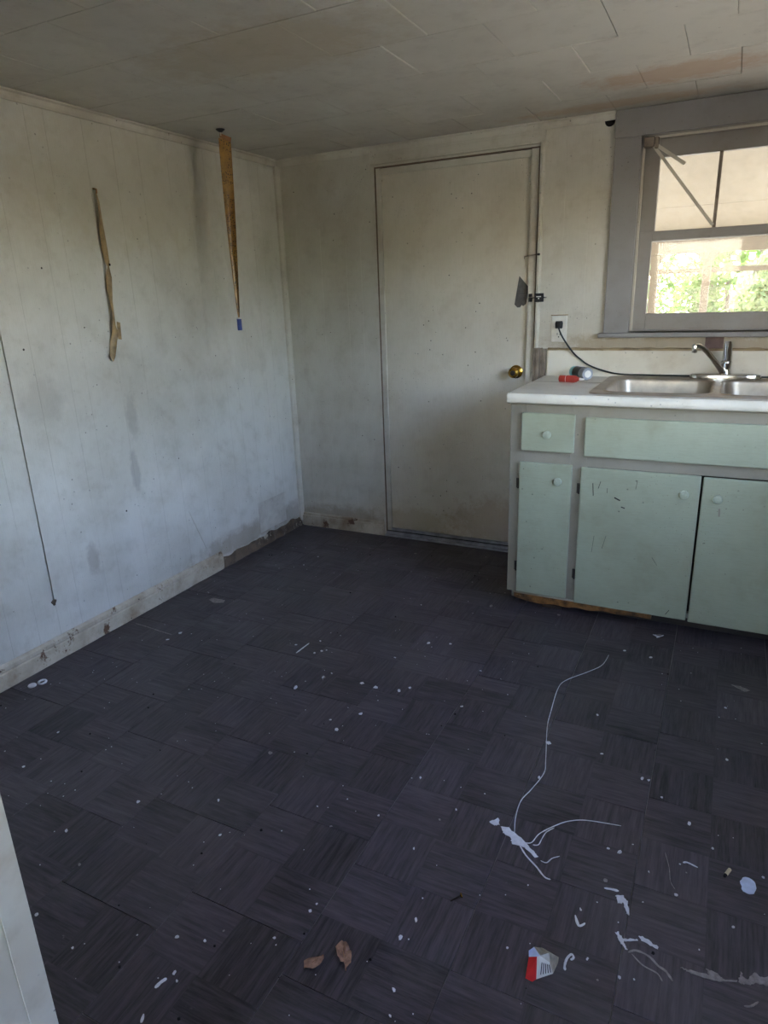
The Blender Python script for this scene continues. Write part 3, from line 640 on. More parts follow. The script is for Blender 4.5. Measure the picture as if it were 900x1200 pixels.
# ------------------------------------------------------------------ outlet, cord, bottles
ol = empty('wall_outlet', (1.495, 0, 1.065), 'white wall outlet plate beside the door casing', 'outlet')
pl = part('cover_plate', m_whitepl, ol, lambda m: m.box((1.460, -0.006, 1.066), (1.530, 0, 1.183)), bevel=.003)
part('ledge', m_caulk, ol, lambda m: m.box((1.457, -.009, 1.1835), (1.533, -.0005, 1.187)))
part('socket', m_whitepl, pl, lambda m: m.lathe([(0, .0165), (.0018, .016)], (1.495, -.006, 1.098), (0, -1, 0), 20))
part('slot', m_black, pl, lambda m: m.box((1.487, -.0082, 1.097), (1.4895, -.0078, 1.107)).box((1.4995, -.0082, 1.097), (1.502, -.0078, 1.107)).lathe([(0, .003), (.0004, .0028)], (1.4948, -.0078, 1.089), (0, -1, 0), 8))
cordo = empty('power_cord', (1.497, -.01, 1.14), 'black power cord plugged into the outlet and trailing behind the sink', 'cord')
part('plug', m_black, cordo, lambda m: m.loft([[(1.496+sx*a, -.006-d, 1.143+sz*b) for sx, sz in ((-1, -1), (1, -1), (1.1, .4), (.9, 1), (-.9, 1), (-1.1, .4))] for d, a, b in ((0, .015, .016), (.014, .0155, .0165), (.024, .012, .013), (.028, .007, .008))]), bevel=.002)
def cordf(m):
    K = [(1.497, -.030, 1.135), (1.505, -.028, 1.112), (1.525, -.028, 1.077), (1.567, -.028, 1.022), (1.600, -.029, .993), (1.640, -.030, .966), (1.700, -.029, .944), (1.774, -.030, .9285), (1.899, -.030, .9260), (2.06, -.030, .9255), (2.3, -.030, .9258), (2.56, -.030, .9258)]
    P = []
    for i in range(len(K)-1):
        p0, p1, p2, p3 = [Vector(K[max(0, min(len(K)-1, i+j))]) for j in (-1, 0, 1, 2)]
        for k in range(5):
            t = k/5; P.append(0.5*((2*p1)+(p2-p0)*t+(2*p0-5*p1+4*p2-p3)*t*t+(-p0+3*p1-3*p2+p3)*t**3))
    m.tube(P+[Vector(K[-1])], .0036, 8)
part('cable', m_cord, cordo, cordf, smooth=True)
# red bottle with white tip, lying
m_red = plain('red_plastic', srgb(170, 56, 44), 0.35, 0, 0.1, 40); m_teal = plain('teal_plastic', srgb(110, 176, 186), 0.4, 0, 0.1, 40)
t_ = NT('clear_plastic'); _b = t_.n('ShaderNodeBsdfPrincipled', {'Base Color': srgb(222, 228, 230), 'Roughness': 0.12, 'Transmission Weight': 0.55, 'IOR': 1.3}); t_.t.links.new(_b.outputs[0], t_.out.inputs[0]); m_clear = t_.m
rb = empty('red_bottle', (1.60, -0.252, CT), 'small red bottle with a white tip lying on the countertop', 'bottle')
R = .0148; ax = Vector((1.0, -.10, 0)).normalized(); o0 = Vector((1.557, -.243, CT+R+.0006))
part('body', m_red, rb, lambda m: m.lathe([(0, .010), (.002, R-.001), (.005, R), (.068, R), (.076, R*.86), (.084, R*.5), (.088, R*.42)], o0, ax, 20), smooth=True)
part('band', m_whitepl, rb, lambda m: m.lathe([(.030, R+.0002), (.031, R+.0003), (.0318, R+.0002)], o0, ax, 20))
part('tip', m_whitepl, rb, lambda m: m.lathe([(.088, .0055), (.094, .006), (.097, .0045), (.108, .003)], o0, ax, 12), smooth=True)
sb = empty('clear_bottle', (1.60, -0.10, CT), 'clear bottle with dark label and teal cap lying behind the red bottle', 'bottle')
Rb = .0275; ax2 = Vector((-.116, .135, 0)).normalized(); o2 = Vector((1.664, -.172, CT+Rb+.0006))
part('body', m_clear, sb, lambda m: m.lathe([(.006, .004), (.004, .012), (0, .020), (.001, Rb-.002), (.006, Rb), (.040, Rb)], o2, ax2, 24), smooth=True)
part('base_ring', m_whitepl, sb, lambda m: m.lathe([(-.0012, .012), (-.0016, .014), (-.0006, .0155)], o2, ax2, 24), smooth=True)
part('label_sleeve', plain('dark_sleeve', srgb(58, 60, 60), 0.4, 0, 0.3, 60), sb, lambda m: m.lathe([(.034, Rb*.9), (.035, Rb+.0004), (.088, Rb+.0004), (.089, Rb*.9)], o2, ax2, 24), smooth=True)
part('sleeve_print', m_whitepl, sb, lambda m: [m.bar(o2+ax2*(.045+.010*i)+Vector((.0, 0, Rb+.0008))-Vector((.006, .007, 0)), o2+ax2*(.045+.010*i)+Vector((0, 0, Rb+.0008))+Vector((.006, .005, 0)), .002, .0008) for i in range(4)])
part('cap', m_teal, sb, lambda m: m.lathe([(.089, Rb*.92), (.091, Rb*.97), (.118, Rb*.9), (.124, Rb*.75), (.126, Rb*.3)], o2, ax2, 20), smooth=True)

# ------------------------------------------------------------------ fly papers
def fly_mat():
    t = NT('sticky_fly_paper'); P = t.obj()
    c = t.mix(t.ramp(t.noise(P, 30, 4), .35, .7), srgb(168, 126, 58), srgb(122, 88, 40))
    v = t.voro(P, 120.0); c = t.mix(t.math('MULTIPLY', t.math('LESS_THAN', v, .32), t.ramp(t.noise(P, 18, 2), .42, .5)), c, srgb(60, 42, 22))
    return t.bsdf(c, .3)
m_fly = fly_mat(); m_flyold = plain('old_fly_paper', srgb(164, 138, 96), .5, 0, .25, 30)
m_blue = plain('blue_tube', srgb(44, 62, 128), .45)
def ribbon(m, rows_, th=.0006):
    """rows: (centre, half width, direction angle about z, curl)"""
    front_, back_ = [], []
    rings = []
    for (c, hw, ang, curl) in rows_:
        d = Vector((math.cos(ang), math.sin(ang), 0)); nn = Vector((-d.y, d.x, 0)); c = Vector(c)
        top = [c+d*(hw*k/3)+nn*(curl*(1-(k/3)**2)) for k in range(-3, 4)]
        rings.append(top+[p+nn*th for p in reversed(top)])
    m.loft(rings)
CA = math.atan2(.88, .47)      # direction of a ribbon that faces the room
fp = empty('fly_paper', (0.214, -0.691, H), 'amber fly paper ribbon with a blue tube hanging from the ceiling', 'fly paper')
def fp_rows():
    out = []
    for k in range(33):
        t = k/32; z = 1.945-(1.945-1.226)*t
        out.append(((0.214, -0.668-.030*min(1, t*1.0)+.010*t*t, z), (.0255*(1-t)**.75+.004), CA+.15-1.0*t, .010*t*(1-t)*2+.006*t))
    return out
part('ribbon', m_fly, fp, lambda m: ribbon(m, fp_rows()), smooth=True)
part('top_fold', plain('brown_fold', srgb(150, 104, 64), .5), fp, lambda m: m.bar((.208, -.690, 1.955), (.226, -.642, 1.944), .003, .016))
part('hanging_pin', m_whitepl, fp, lambda m: m.tube([(.214, -.691, H-.004), (.213, -.690, 1.953)], .0015, 6))
part('ceiling_cap', m_black, fp, lambda m: m.lathe([(0, .019), (.003, .018), (.009, .010), (.012, .004)], (.214, -.691, H-.0012), (0, 0, -1), 16), smooth=True)
tb = part('tube', m_blue, fp, lambda m: m.lathe([(0, .0105), (.052, .0105)], (.214, -.688, 1.222), (0, 0, -1), 14), smooth=True)
part('tube_rim', m_whitepl, tb, lambda m: m.lathe([(0, .0108), (.004, .0112), (.006, .0108)], (.214, -.688, 1.225), (0, 0, -1), 14))
fo = empty('fly_paper', (0.012, -1.21, 1.71), 'old curled brown fly paper hanging flat against the white wall', 'fly paper')
K = [(-1.208, 1.700, .002), (-1.207, 1.670, .007), (-1.207, 1.62, .014), (-1.205, 1.56, .018), (-1.205, 1.50, .014), (-1.205, 1.455, .008), (-1.207, 1.44, .003), (-1.210, 1.40, .012), (-1.211, 1.36, .015), (-1.212, 1.31, .012), (-1.215, 1.26, .010), (-1.222, 1.22, .011), (-1.220, 1.19, .016), (-1.228, 1.165, .014), (-1.238, 1.135, .013), (-1.250, 1.105, .011), (-1.253, 1.085, .002)]
part('ribbon', m_flyold, fo, lambda m: ribbon(m, [((.013+.004*math.sin(i*1.3), y, z), hw, math.pi/2+.5*math.sin(i*.8), .003) for i, (y, z, hw) in enumerate(K)]), smooth=True)
part('torn_flap', m_flyold, fo, lambda m: m.add([(.018, -1.207, 1.235), (.020, -1.192, 1.230), (.019, -1.196, 1.165), (.017, -1.212, 1.168)], [(0, 1, 2, 3)]).add([(.0175, -1.207, 1.235), (.0195, -1.192, 1.230), (.0185, -1.196, 1.165), (.0165, -1.212, 1.168)], [(3, 2, 1, 0)]))
part('pin', m_rot, fo, lambda m: m.tube([(0.0, -1.208, 1.716), (.016, -1.208, 1.712), (.014, -1.207, 1.698)], .0032, 8))
part('fly', m_dark, fo, lambda m: m.lathe([(0, .001), (.002, .0035), (.008, .0035), (.010, .001)], (.017, -1.199, 1.452), (0, 0, -1), 8))

LINES={'string_main': [(1.923, -0.883),(1.912, -0.966),(1.873, -1.033),(1.815, -1.117),(1.802, -1.182),(1.811, -1.321),(1.82, -1.408),(1.852, -1.559),(1.861, -1.618),(1.846, -1.695),(1.832, -1.749),(1.835, -1.811),(1.847, -1.865)], 'string_b': [(1.876, -1.888),(1.894, -1.88),(1.905, -1.843),(1.935, -1.8),(1.963, -1.771),(2.004, -1.75),(2.085, -1.734)], 'string_c': [(1.867, -1.896),(1.892, -1.924),(1.923, -1.947),(1.947, -1.968),(1.962, -1.97)], 'string_d': [(1.928, -1.926),(1.942, -1.926),(1.951, -1.908),(1.966, -1.894)], 'string_e': [(1.899, -1.886),(1.911, -1.88),(1.914, -1.859),(1.919, -1.832),(1.934, -1.809)], 'blob_f': [(1.779, -1.858),(1.796, -1.835),(1.805, -1.855),(1.793, -1.864)], 'blob_g': [(1.81, -1.861),(1.829, -1.855),(1.865, -1.877),(1.903, -1.903),(1.92, -1.917),(1.913, -1.922),(1.883, -1.901),(1.852, -1.903),(1.844, -1.887),(1.821, -1.877)], 'b': [(2.077, -1.943),(2.094, -1.939),(2.108, -1.938)], 'c': [(2.104, -1.954),(2.117, -1.946),(2.129, -1.959),(2.139, -1.992),(2.133, -1.992),(2.122, -1.965),(2.111, -1.972)], 'e': [(2.032, -2.041),(2.044, -2.063),(2.055, -2.052)], 'f': [(2.039, -2.176),(2.036, -2.166),(2.037, -2.149),(2.043, -2.136),(2.048, -2.139),(2.048, -2.144),(2.044, -2.149)], 'g': [(2.116, -2.048),(2.123, -2.045),(2.133, -2.057),(2.16, -2.045),(2.161, -2.049),(2.135, -2.062),(2.144, -2.078),(2.14, -2.078),(2.129, -2.068)], 'h': [(2.161, -2.036),(2.17, -2.034),(2.202, -2.046),(2.201, -2.051),(2.169, -2.046)], 'i': [(2.147, -2.083),(2.161, -2.072),(2.186, -2.075),(2.204, -2.088),(2.219, -2.094),(2.233, -2.11)], 'j': [(2.154, -2.084),(2.177, -2.1),(2.204, -2.106),(2.215, -2.119)], 'k': [(2.245, -2.075),(2.264, -2.072),(2.296, -2.068),(2.29, -2.056),(2.312, -2.058),(2.322, -2.066),(2.344, -2.058),(2.344, -2.061),(2.301, -2.078),(2.264, -2.078)], 'l': [(2.352, -2.035),(2.36, -2.052),(2.376, -2.024),(2.388, -2.031),(2.412, -2.015),(2.41, -2.043),(2.38, -2.047),(2.36, -2.059),(2.348, -2.06)], 'm': [(2.232, -1.794),(2.241, -1.789),(2.264, -1.795)], 'n': [(2.192, -1.78),(2.204, -1.822),(2.21, -1.862),(2.221, -1.881)], 't': [(2.357, -2.106),(2.369, -2.1),(2.381, -2.086)], 'sp': [(0.836, -1.328),(0.838, -1.287),(0.841, -1.242)], 'streak': [(1.313, -2.553),(1.315, -2.539),(1.32, -2.528)], 's2': [(1.339, -2.615),(1.331, -2.601)], 'smear': [(0.197, -1.079),(0.201, -1.054),(0.269, -1.056),(0.278, -1.077),(0.236, -1.095)], 'line2': [(0.059, -1.387),(0.13, -1.391),(0.209, -1.399),(0.276, -1.403)], 'scuff': [(2.328, -0.926),(2.357, -0.925),(2.386, -0.941),(2.369, -0.953)], 'scuff2': [(2.054, -0.657),(2.092, -0.648),(2.072, -0.679)]}
CHIPS=[(2.076,-1.921,0.0072),(2.04,-2.022,0.0044),(2.224,-1.896,0.005),(2.368,-1.805,0.0141),(2.399,-1.765,0.0046),(2.338,-1.932,0.0052),(2.09,-1.826,0.0032),(2.101,-2.169,0.0027),(2.139,-2.145,0.0027),(2.165,-2.138,0.0031),(2.075,-2.131,0.0027),(2.276,-2.017,0.0027),(2.069,-1.988,0.0025),(2.16,-1.946,0.0025),(2.241,-1.821,0.0026),(2.294,-1.721,0.0027),(0.8,-1.274,0.0057),(0.902,-1.3,0.0066),(0.919,-1.276,0.0077),(0.933,-1.263,0.0044),(0.873,-1.211,0.0057),(1.024,-1.434,0.0082),(1.037,-1.4,0.0052),(1.201,-1.21,0.0054),(0.301,-1.379,0.006),(1.113,-0.759,0.005),(0.374,-0.559,0.0044),(0.382,-0.434,0.0046),(0.841,-0.206,0.0075),(1.221,-1.679,0.0095),(1.252,-1.576,0.0084),(0.969,-1.53,0.0121),(1.023,-1.435,0.0093),(1.226,-1.419,0.0104),(1.17,-1.414,0.009),(1.096,-1.861,0.0091),(0.291,-1.443,0.0089),(0.299,-1.378,0.009),(1.178,-1.644,0.0055),(0.457,-2.213,0.0052),(0.408,-2.053,0.0056),(1.274,-2.448,0.0065),(0.916,-2.4,0.0053),(0.792,-2.336,0.0068),(0.885,-2.179,0.006),(1.17,-2.181,0.0055),(1.085,-2.084,0.0059),(1.5,-2.274,0.0048),(1.504,-2.252,0.0039),(1.356,-2.395,0.0037),(1.335,-2.43,0.0046),(1.343,-2.524,0.0043),(1.326,-2.513,0.0053),(1.466,-2.362,0.0037),(1.088,-2.562,0.0037),(1.509,-1.954,0.0045),(1.414,-2.039,0.0044),(1.344,-1.992,0.0034),(0.944,-2.54,0.0059),(2.238,-1.657,0.0095),(1.723,-2.196,0.0065),(1.71,-2.249,0.0072),(1.746,-2.356,0.0059),(1.66,-1.902,0.0044),(1.686,-1.852,0.0045),(1.638,-2.017,0.0042),(2.094,-1.822,0.0071),(2.067,-1.822,0.0041),(2.293,-1.719,0.004),(2.167,-1.586,0.0045),(2.101,-2.169,0.0033),(2.074,-2.134,0.0034),(2.138,-2.146,0.0042),(2.163,-1.855,0.0039),(1.761,-2.404,0.004),(1.921,-2.177,0.0035),(2.129,-1.531,0.0058),(2.077,-0.654,0.0129),(2.065,-0.842,0.0076),(1.31,-1.405,0.0088),(1.336,-1.374,0.0074),(1.525,-1.173,0.0061),(1.274,-1.059,0.01),(1.971,-0.828,0.0063),(1.396,-0.654,0.011),(2.313,-1.078,0.0053),(1.841,-1.48,0.0101),(1.854,-1.642,0.0071),(1.994,-1.468,0.0049),(2.112,-1.531,0.007),(2.32,-1.352,0.0059),(1.682,-0.628,0.0088),(1.551,-1.777,0.006),(1.539,-1.407,0.0056),(1.354,-1.032,0.0066),(1.95,-1.279,0.0054)]

# ------------------------------------------------------------------ litter on the floor
def strip2d(m, pts, wid, z=0.0005, th=0.0012, taper=True):
    P = [Vector((x, y, 0)) for x, y in pts]; Q = []
    for i in range(len(P)-1):
        p0, p1, p2, p3 = [P[max(0, min(len(P)-1, i+j))] for j in (-1, 0, 1, 2)]
        for k in range(6):
            t = k/6; Q.append(0.5*((2*p1)+(p2-p0)*t+(2*p0-5*p1+4*p2-p3)*t*t+(-p0+3*p1-3*p2+p3)*t**3))
    Q.append(P[-1]); rings = []
    for i, p in enumerate(Q):
        d = (Q[min(i+1, len(Q)-1)]-Q[max(i-1, 0)]).normalized(); a = Vector((-d.y, d.x, 0))
        h = wid/2*(1+.45*noise.noise((p.x*160, p.y*160, 1)))*(min(1, .35+.3*min(i, len(Q)-1-i)) if taper else 1)
        rings.append([(p.x-a.x*h, p.y-a.y*h, z), (p.x+a.x*h, p.y+a.y*h, z), (p.x+a.x*h*.6, p.y+a.y*h*.6, z+th), (p.x-a.x*h*.6, p.y-a.y*h*.6, z+th)])
    m.loft(rings)
def rough(poly, n=6, amp=.0035):
    out = []
    for i, p in enumerate(poly):
        q = poly[(i+1) % len(poly)]
        for k in range(n):
            t = k/n; x = p[0]+(q[0]-p[0])*t; y = p[1]+(q[1]-p[1])*t
            out.append((x+amp*noise.noise((x*300, y*300, 0)), y+amp*noise.noise((x*300, y*300, 9))))
    return out
Z0 = 0.0006
sp = empty('paint_dribble', (1.9, -1.5, 0), 'long thin white paint dribble snaking over the dark tiles', 'paint dribble')
part('main_line', m_chip, sp, lambda m: strip2d(m, LINES['string_main'], .0023, Z0))
for k in ('string_b', 'string_c', 'string_d', 'string_e'): part('branch', m_chip, sp, lambda m: strip2d(m, LINES[k], .0024 if k != 'string_c' else .004, Z0))
for k in ('blob_f', 'blob_g'): part('blob', m_chip, sp, lambda m: m.prism(rough(LINES[k]), Z0, Z0+.0016))
cracks = dict(b=('paint_curl', 'short white paint curl between two larger chips', .006, m_chip), e=('paint_curl', 'bent white paint flake with a hooked end', .006, m_chip), f=('paint_curl', 'white curl of peeled paint beside the crumpled wrapper', .005, m_chip),
              i=('paint_smear', 'pale looping paint smear near the angular white flakes', .005, m_chip_d), j=('paint_smear', 'thin grey paint smear beside the looping smear', .003, m_chip_d), m=('paint_curl', 'small hooked white paint curl on the bare tiles', .0045, m_chip),
              n=('paint_dribble', 'faint straight paint trail ending in a white drop', .0016, m_chip_d), t=('paint_curl', 'thin pale paint curl below the wide floor scuff', .004, m_chip_d), sp=('paint_curl', 'white paint streak among a cluster of chips mid floor', .006, m_chip),
              streak=('paint_streak', 'slim white paint streak near the doorway jamb', .008, m_chip), s2=('paint_streak', 'blunt white paint streak right at the doorway', .007, m_chip), line2=('paint_dribble', 'fine pale line on the floor by the white baseboard', .004, m_chip_d))
for k, (nm, lb, wd, mt) in cracks.items():
    tag(part(nm, mt, None, lambda m: strip2d(m, LINES[k], wd, Z0)), lb, 'paint')
flats = dict(c=('paint_flake', 'tadpole shaped white paint flake', m_chip), g=('paint_flake', 'branched white paint flake across a tile seam', m_chip), h=('paint_flake', 'long white paint flake next to the branched flake', m_chip),
             k=('paint_smear', 'jagged grey paint smear leading to the wide scuff', m_chip_d), l=('paint_smear', 'wide pale scuff of scraped paint on the tiles', m_chip_d), smear=('paint_smear', 'flat grey smear on the floor near the broken baseboard', m_chip_d),
             scuff=('paint_smear', 'pale scuff on the floor in front of the cabinet door', m_chip_d), scuff2=('paint_flake', 'white crumbled flake beside the rotten cabinet base', m_chip))
for k, (nm, lb, mt) in flats.items():
    tag(part(nm, mt, None, lambda m: m.prism(rough(LINES[k]), Z0, Z0+.0014)), lb, 'paint')
tag(part('paint_blob', plain('bluish_blob', srgb(205, 216, 236), .5, 0, .1, 60), None, lambda m: m.prism([(2.368+.016*math.cos(t)*(1+.25*noise.noise((math.cos(t)*2, math.sin(t)*2, 1))), -1.805+.024*math.sin(t)*(1+.25*noise.noise((math.cos(t)*2, math.sin(t)*2, 5)))) for t in [2*math.pi*i/22 for i in range(22)]], Z0, .0035), bevel=.001), 'round bluish white lump of paint on the tiles', 'paint')
big = {(2.368, -1.805)}
LANDMARKS = [(1.995, -2.19, 'lying around the crumpled wrapper'), (1.6, -2.35, 'lying around the dead leaves'), (1.86, -1.9, 'by the splash end of the paint dribble'), (1.85, -1.4, 'along the middle of the paint dribble'), (1.95, -.8, 'on the floor before the cabinet doors'),
             (.3, -1.4, 'on the floor near the white baseboard'), (.87, -1.28, 'around the white streak in the middle of the floor'), (1.3, -2.5, 'by the slim streak near the doorway jamb'), (1.1, -1.75, 'on the open tiles between dribble and cracked wall'), (.6, -.4, 'on the floor before the white door'), (1.35, -1.2, 'on the open tiles between door and dribble'),
             (2.3, -1.2, 'on the tiles right of the dribble, below the cabinet'), (2.12, -2.0, 'among the white flakes past the wrapper'), (2.3, -1.8, 'beside the bluish paint lump'), (.7, -2.3, 'on the tiles near the wall end by the doorway'), (2.3, -2.05, 'beside the wide pale scuff')]
for i, (x, y, r) in enumerate(CHIPS):
    if (x, y) in big: continue
    n = random.randint(6, 9); a0_ = random.random()*6
    el = random.uniform(.55, .9)
    def chip(m):
        ps = []
        for k in range(n):
            t = a0_+2*math.pi*k/n; rr = r*.85*random.uniform(.7, 1.25); ps.append((rr*math.cos(t), rr*el*math.sin(t)))
        m.prism(ps, 0, min(.0016, r*.3))
    m = MB(); chip(m); o = m.build('paint_chip', m_chip if i % 7 else m_chip_d); o.location = (x, y, Z0); o.rotation_euler = (0, 0, random.random()*6)
    near_, txt = min((math.hypot(x-a, (y-b)), s) for a, b, s in LANDMARKS)
    size_ = 'tiny' if r < .0048 else ('small' if r < .0078 else 'large')
    tag(o, f"{size_} {'white' if i % 7 else 'dull grey'} paint chip {txt}", 'paint chip', 'paint chips on the floor')
def near(x, y): return 1.76 < x < 2.1 and -2.0 < y < -.86
def flecks(m):
    for i in range(420):
        x, y = random.uniform(.05, 2.85), random.uniform(-2.7, -.1)
        if (x > 1.42 and y > -.62) or near(x, y): continue
        r = random.uniform(.0008, .0026); a = random.random()*6
        m.prism([(x+r*math.cos(a+t)*random.uniform(.6, 1.2), y+r*math.sin(a+t)*random.uniform(.6, 1.2)) for t in (0, 1.5, 2.9, 4.4)], Z0, Z0+.0006)
tag(part('paint_flecks', m_chip, None, flecks), 'tiny white paint crumbs sprinkled over the whole floor', 'paint crumbs', kind='stuff')
def grit(m):
    for i in range(80):
        x, y = random.uniform(.05, 2.85), random.uniform(-2.7, -.1)
        if (x > 1.42 and y > -.62) or near(x, y): continue
        r = random.uniform(.001, .004); m.lathe([(0, r), (r*.8, r*.8), (r*1.2, r*.2)], (x, y, Z0), (0, 0, 1), 5)
tag(part('floor_grit', m_dark, None, grit), 'black grit and crumbs sprinkled over the floor', 'grit', kind='stuff')
# white ring by the baseboard
rg = empty('plastic_ring', (.086, -1.893, 0), 'white plastic ring and cap lying by the baseboard', 'ring')
def ringf(m):
    rings = []
    for k in range(19):
        t = 2*math.pi*k/18; c = Vector((.098+.013*math.cos(t), -1.872+.013*math.sin(t), .0045)); d = Vector((math.cos(t), math.sin(t), 0))
        rings.append([c+d*(.004*math.cos(s))+Vector((0, 0, .004*math.sin(s))) for s in [2*math.pi*j/8 for j in range(8)]])
    m.loft(rings, False, False)
part('ring', m_chip, rg, ringf, smooth=True)
part('cap', m_chip, rg, lambda m: m.lathe([(0, .014), (.003, .015), (.006, .013), (.007, .006)], (.083, -1.902, Z0), (0, 0, 1), 16), smooth=True)
# dead leaves
def leaf(name, outline, lift, label):
    c = Vector((sum(p[0] for p in outline)/len(outline), sum(p[1] for p in outline)/len(outline), 0))
    e = empty(name, (c.x, c.y, 0), label, 'leaf')
    P = rough(outline, 3, .002)
    def f(m):
        def zz(x, y): return Z0+lift*(.25+.75*abs(noise.noise((x*38, y*38, 2))))+.0008
        n = len(P); vs_ = [(x, y, zz(x, y)) for x, y in P]+[(c.x+(x-c.x)*.5, c.y+(y-c.y)*.5, zz(x, y)*.6+.004) for x, y in P]+[(c.x, c.y, .004)]
        fs = []
        for i in range(n):
            j = (i+1) % n; fs += [(i, j, n+j, n+i), (n+i, n+j, 2*n)]
        m.add(vs_, fs); o = len(vs_)
        m.add([(x, y, z-.0006) for x, y, z in vs_], [tuple(reversed(q)) for q in fs])
    part('blade', m_leaf, e, f)
    far = max(outline, key=lambda p: (p[0]-c.x)**2+(p[1]-c.y)**2)
    part('midrib', m_rot, e, lambda m: m.tube([(2*c.x-far[0], 2*c.y-far[1], .004), (c.x, c.y, .0052), (far[0], far[1], .006)], .0007, 5))
leaf('dead_leaf', [(1.554, -2.381), (1.558, -2.371), (1.584, -2.354), (1.588, -2.358), (1.587, -2.374), (1.58, -2.388), (1.561, -2.392)], .008, 'flat oval brown dead leaf on the floor')
leaf('dead_leaf', [(1.598, -2.328), (1.603, -2.31), (1.618, -2.314), (1.634, -2.325), (1.644, -2.346), (1.64, -2.361), (1.63, -2.35), (1.624, -2.351), (1.613, -2.346)], .016, 'curled ragged reddish dead leaf on the floor')
# crumpled wrapper
wr_ = empty('crumpled_wrapper', (1.995, -2.19, 0), 'crumpled silver wrapper with red and striped corner', 'wrapper')
m_foil = plain('foil_paper', srgb(188, 180, 160), .4, .25, .2, 50); m_redp = plain('red_print', srgb(208, 32, 34), .45, 0, .06, 40); m_bluew = plain('bluish_foil', srgb(196, 208, 236), .35, .1, .08, 40)
V = {'a': (1.972, -2.226, .002), 'b': (1.969, -2.190, .016), 'c': (1.966, -2.180, .020), 'd': (1.974, -2.169, .022), 'e': (1.988, -2.154, .010), 'f': (2.022, -2.156, .004), 'g': (2.023, -2.167, .002), 'h': (2.019, -2.194, .002), 'i': (1.992, -2.219, .002), 'j': (1.986, -2.227, .0015), 'p': (1.985, -2.189, .024), 'q': (1.991, -2.187, .027), 'r': (2.005, -2.172, .026), 's': (2.010, -2.186, .018)}
def faces(m, fl_):
    for f in fl_: m.add([V[k] for k in f], [tuple(range(len(f)))])
part('red_panel', m_redp, wr_, lambda m: faces(m, ['abpj', 'jpi']))
part('blue_corner', m_bluew, wr_, lambda m: faces(m, ['bcdp', 'dqp']))
part('foil', m_foil, wr_, lambda m: faces(m, ['deq', 'erq', 'efr', 'fgsr', 'ghs', 'qrs']))
so_ = part('striped_panel', m_whitepl, wr_, lambda m: faces(m, ['pqi', 'qsi', 'shi']))
def bars(m):
    for i in range(5):
        t = .25+.16*i; a = Vector(V['i']).lerp(Vector(V['h']), t); b = Vector(V['q']).lerp(Vector(V['s']), t)
        p, q = a.lerp(b, .15), a.lerp(b, .75); m.bar(p+Vector((0, -.0006, .0008)), q+Vector((0, -.0006, .0008)), .0016, .0006)
part('stripe', m_black, so_, bars)
# screw, butt
scw = empty('loose_screw', (1.785, -2.11, 0), 'small brass headed screw lying on the tiles', 'screw')
part('screw_head', m_brass, scw, lambda m: m.lathe([(0, .002), (.002, .0055), (.004, .0055)], (1.790, -2.103, .0062), (.75, .6, .15), 12), smooth=True)
part('shank', m_hinge, scw, lambda m: m.tube([(1.790, -2.103, .0062), (1.774, -2.122, .0025)], .0019, 6))
bt = empty('cigarette_butt', (2.33, -1.78, 0), 'short tan cigarette butt lying on the tiles', 'cigarette butt')
part('filter', plain('filter_paper', srgb(206, 190, 150), .7), bt, lambda m: m.tube([(2.322, -1.795, .0046), (2.330, -1.775, .0046)], .0042, 10))
part('ash_end', m_dark, bt, lambda m: m.tube([(2.3195, -1.801, .0043), (2.322, -1.795, .0046)], [.0030, .0040], 10))

# ------------------------------------------------------------------ outside: porch, shrubs, ground
tag(part('ground', m_ground, None, lambda m: m.box((-40, -40, -.6), (45, 60, -.45))), 'dry grassy yard around the house', 'ground', kind='structure')
struct('floor_porch', m_concrete, lambda m: m.box((-2.5, 0.121, -.449), (6.0, 2.5, -.08)), 'pale concrete porch floor outside the sink window', 'floor')
pc = struct('ceiling_porch', m_wall_d, lambda m: m.loft([[(x, .122, 2.33), (x, 2.55, 1.585), (x, 2.55, 1.645), (x, .122, 2.39)] for x in (-2.6, 6.1)]), 'sloping white board ceiling of the porch beyond the sink window', 'ceiling')
def slope_z(y): return 2.33+(1.585-2.33)*(y-.122)/(2.55-.122)
ys = [.123, .62, 1.88, 2.5]
for k in range(len(ys)-1):
    y0_, y1_ = ys[k]+.002, ys[k+1]-.002
    for (xa, xb) in ((-2.5, .55), (.556, 2.9), (2.906, 6.0)):
        part('porch_board', m_porch, pc, lambda m: m.loft([[(x, y0_, slope_z(y0_)-.001), (x, y0_, slope_z(y0_)-.014), (x, y1_, slope_z(y1_)-.014), (x, y1_, slope_z(y1_)-.001)] for x in (xa, xb)]))
struct('trim_11', m_post, lambda m: m.box((-2.5, 2.30, 1.508), (6.0, 2.37, 1.628)), 'tan porch beam seen through the lower sash', 'trim')
for px_, lb in ((1.655, 'tan porch post behind the edge of the lower sash'), (2.003, 'tan porch post behind the middle of the lower sash'), (3.2, 'tan porch post right of the sink window'), (.2, 'tan porch post behind the door wall')):
    e = empty('porch_post', (px_, 2.345, -.08), lb, 'post')
    part('shaft', m_post, e, lambda m: m.box((px_-.026, 2.32, -.08), (px_+.026, 2.37, 1.508)), bevel=.004)
    part('brace', m_post, e, lambda m: m.loft([[(px_-.025, y, 1.508), (px_-.085, y, 1.508), (px_-.060, y, 1.488), (px_-.034, y, 1.455), (px_-.025, y, 1.42)] for y in (2.33, 2.36)]))
    part('brace', m_post, e, lambda m: m.loft([[(px_+.025, y, 1.508), (px_+.085, y, 1.508), (px_+.060, y, 1.488), (px_+.034, y, 1.455), (px_+.025, y, 1.42)] for y in (2.33, 2.36)]))
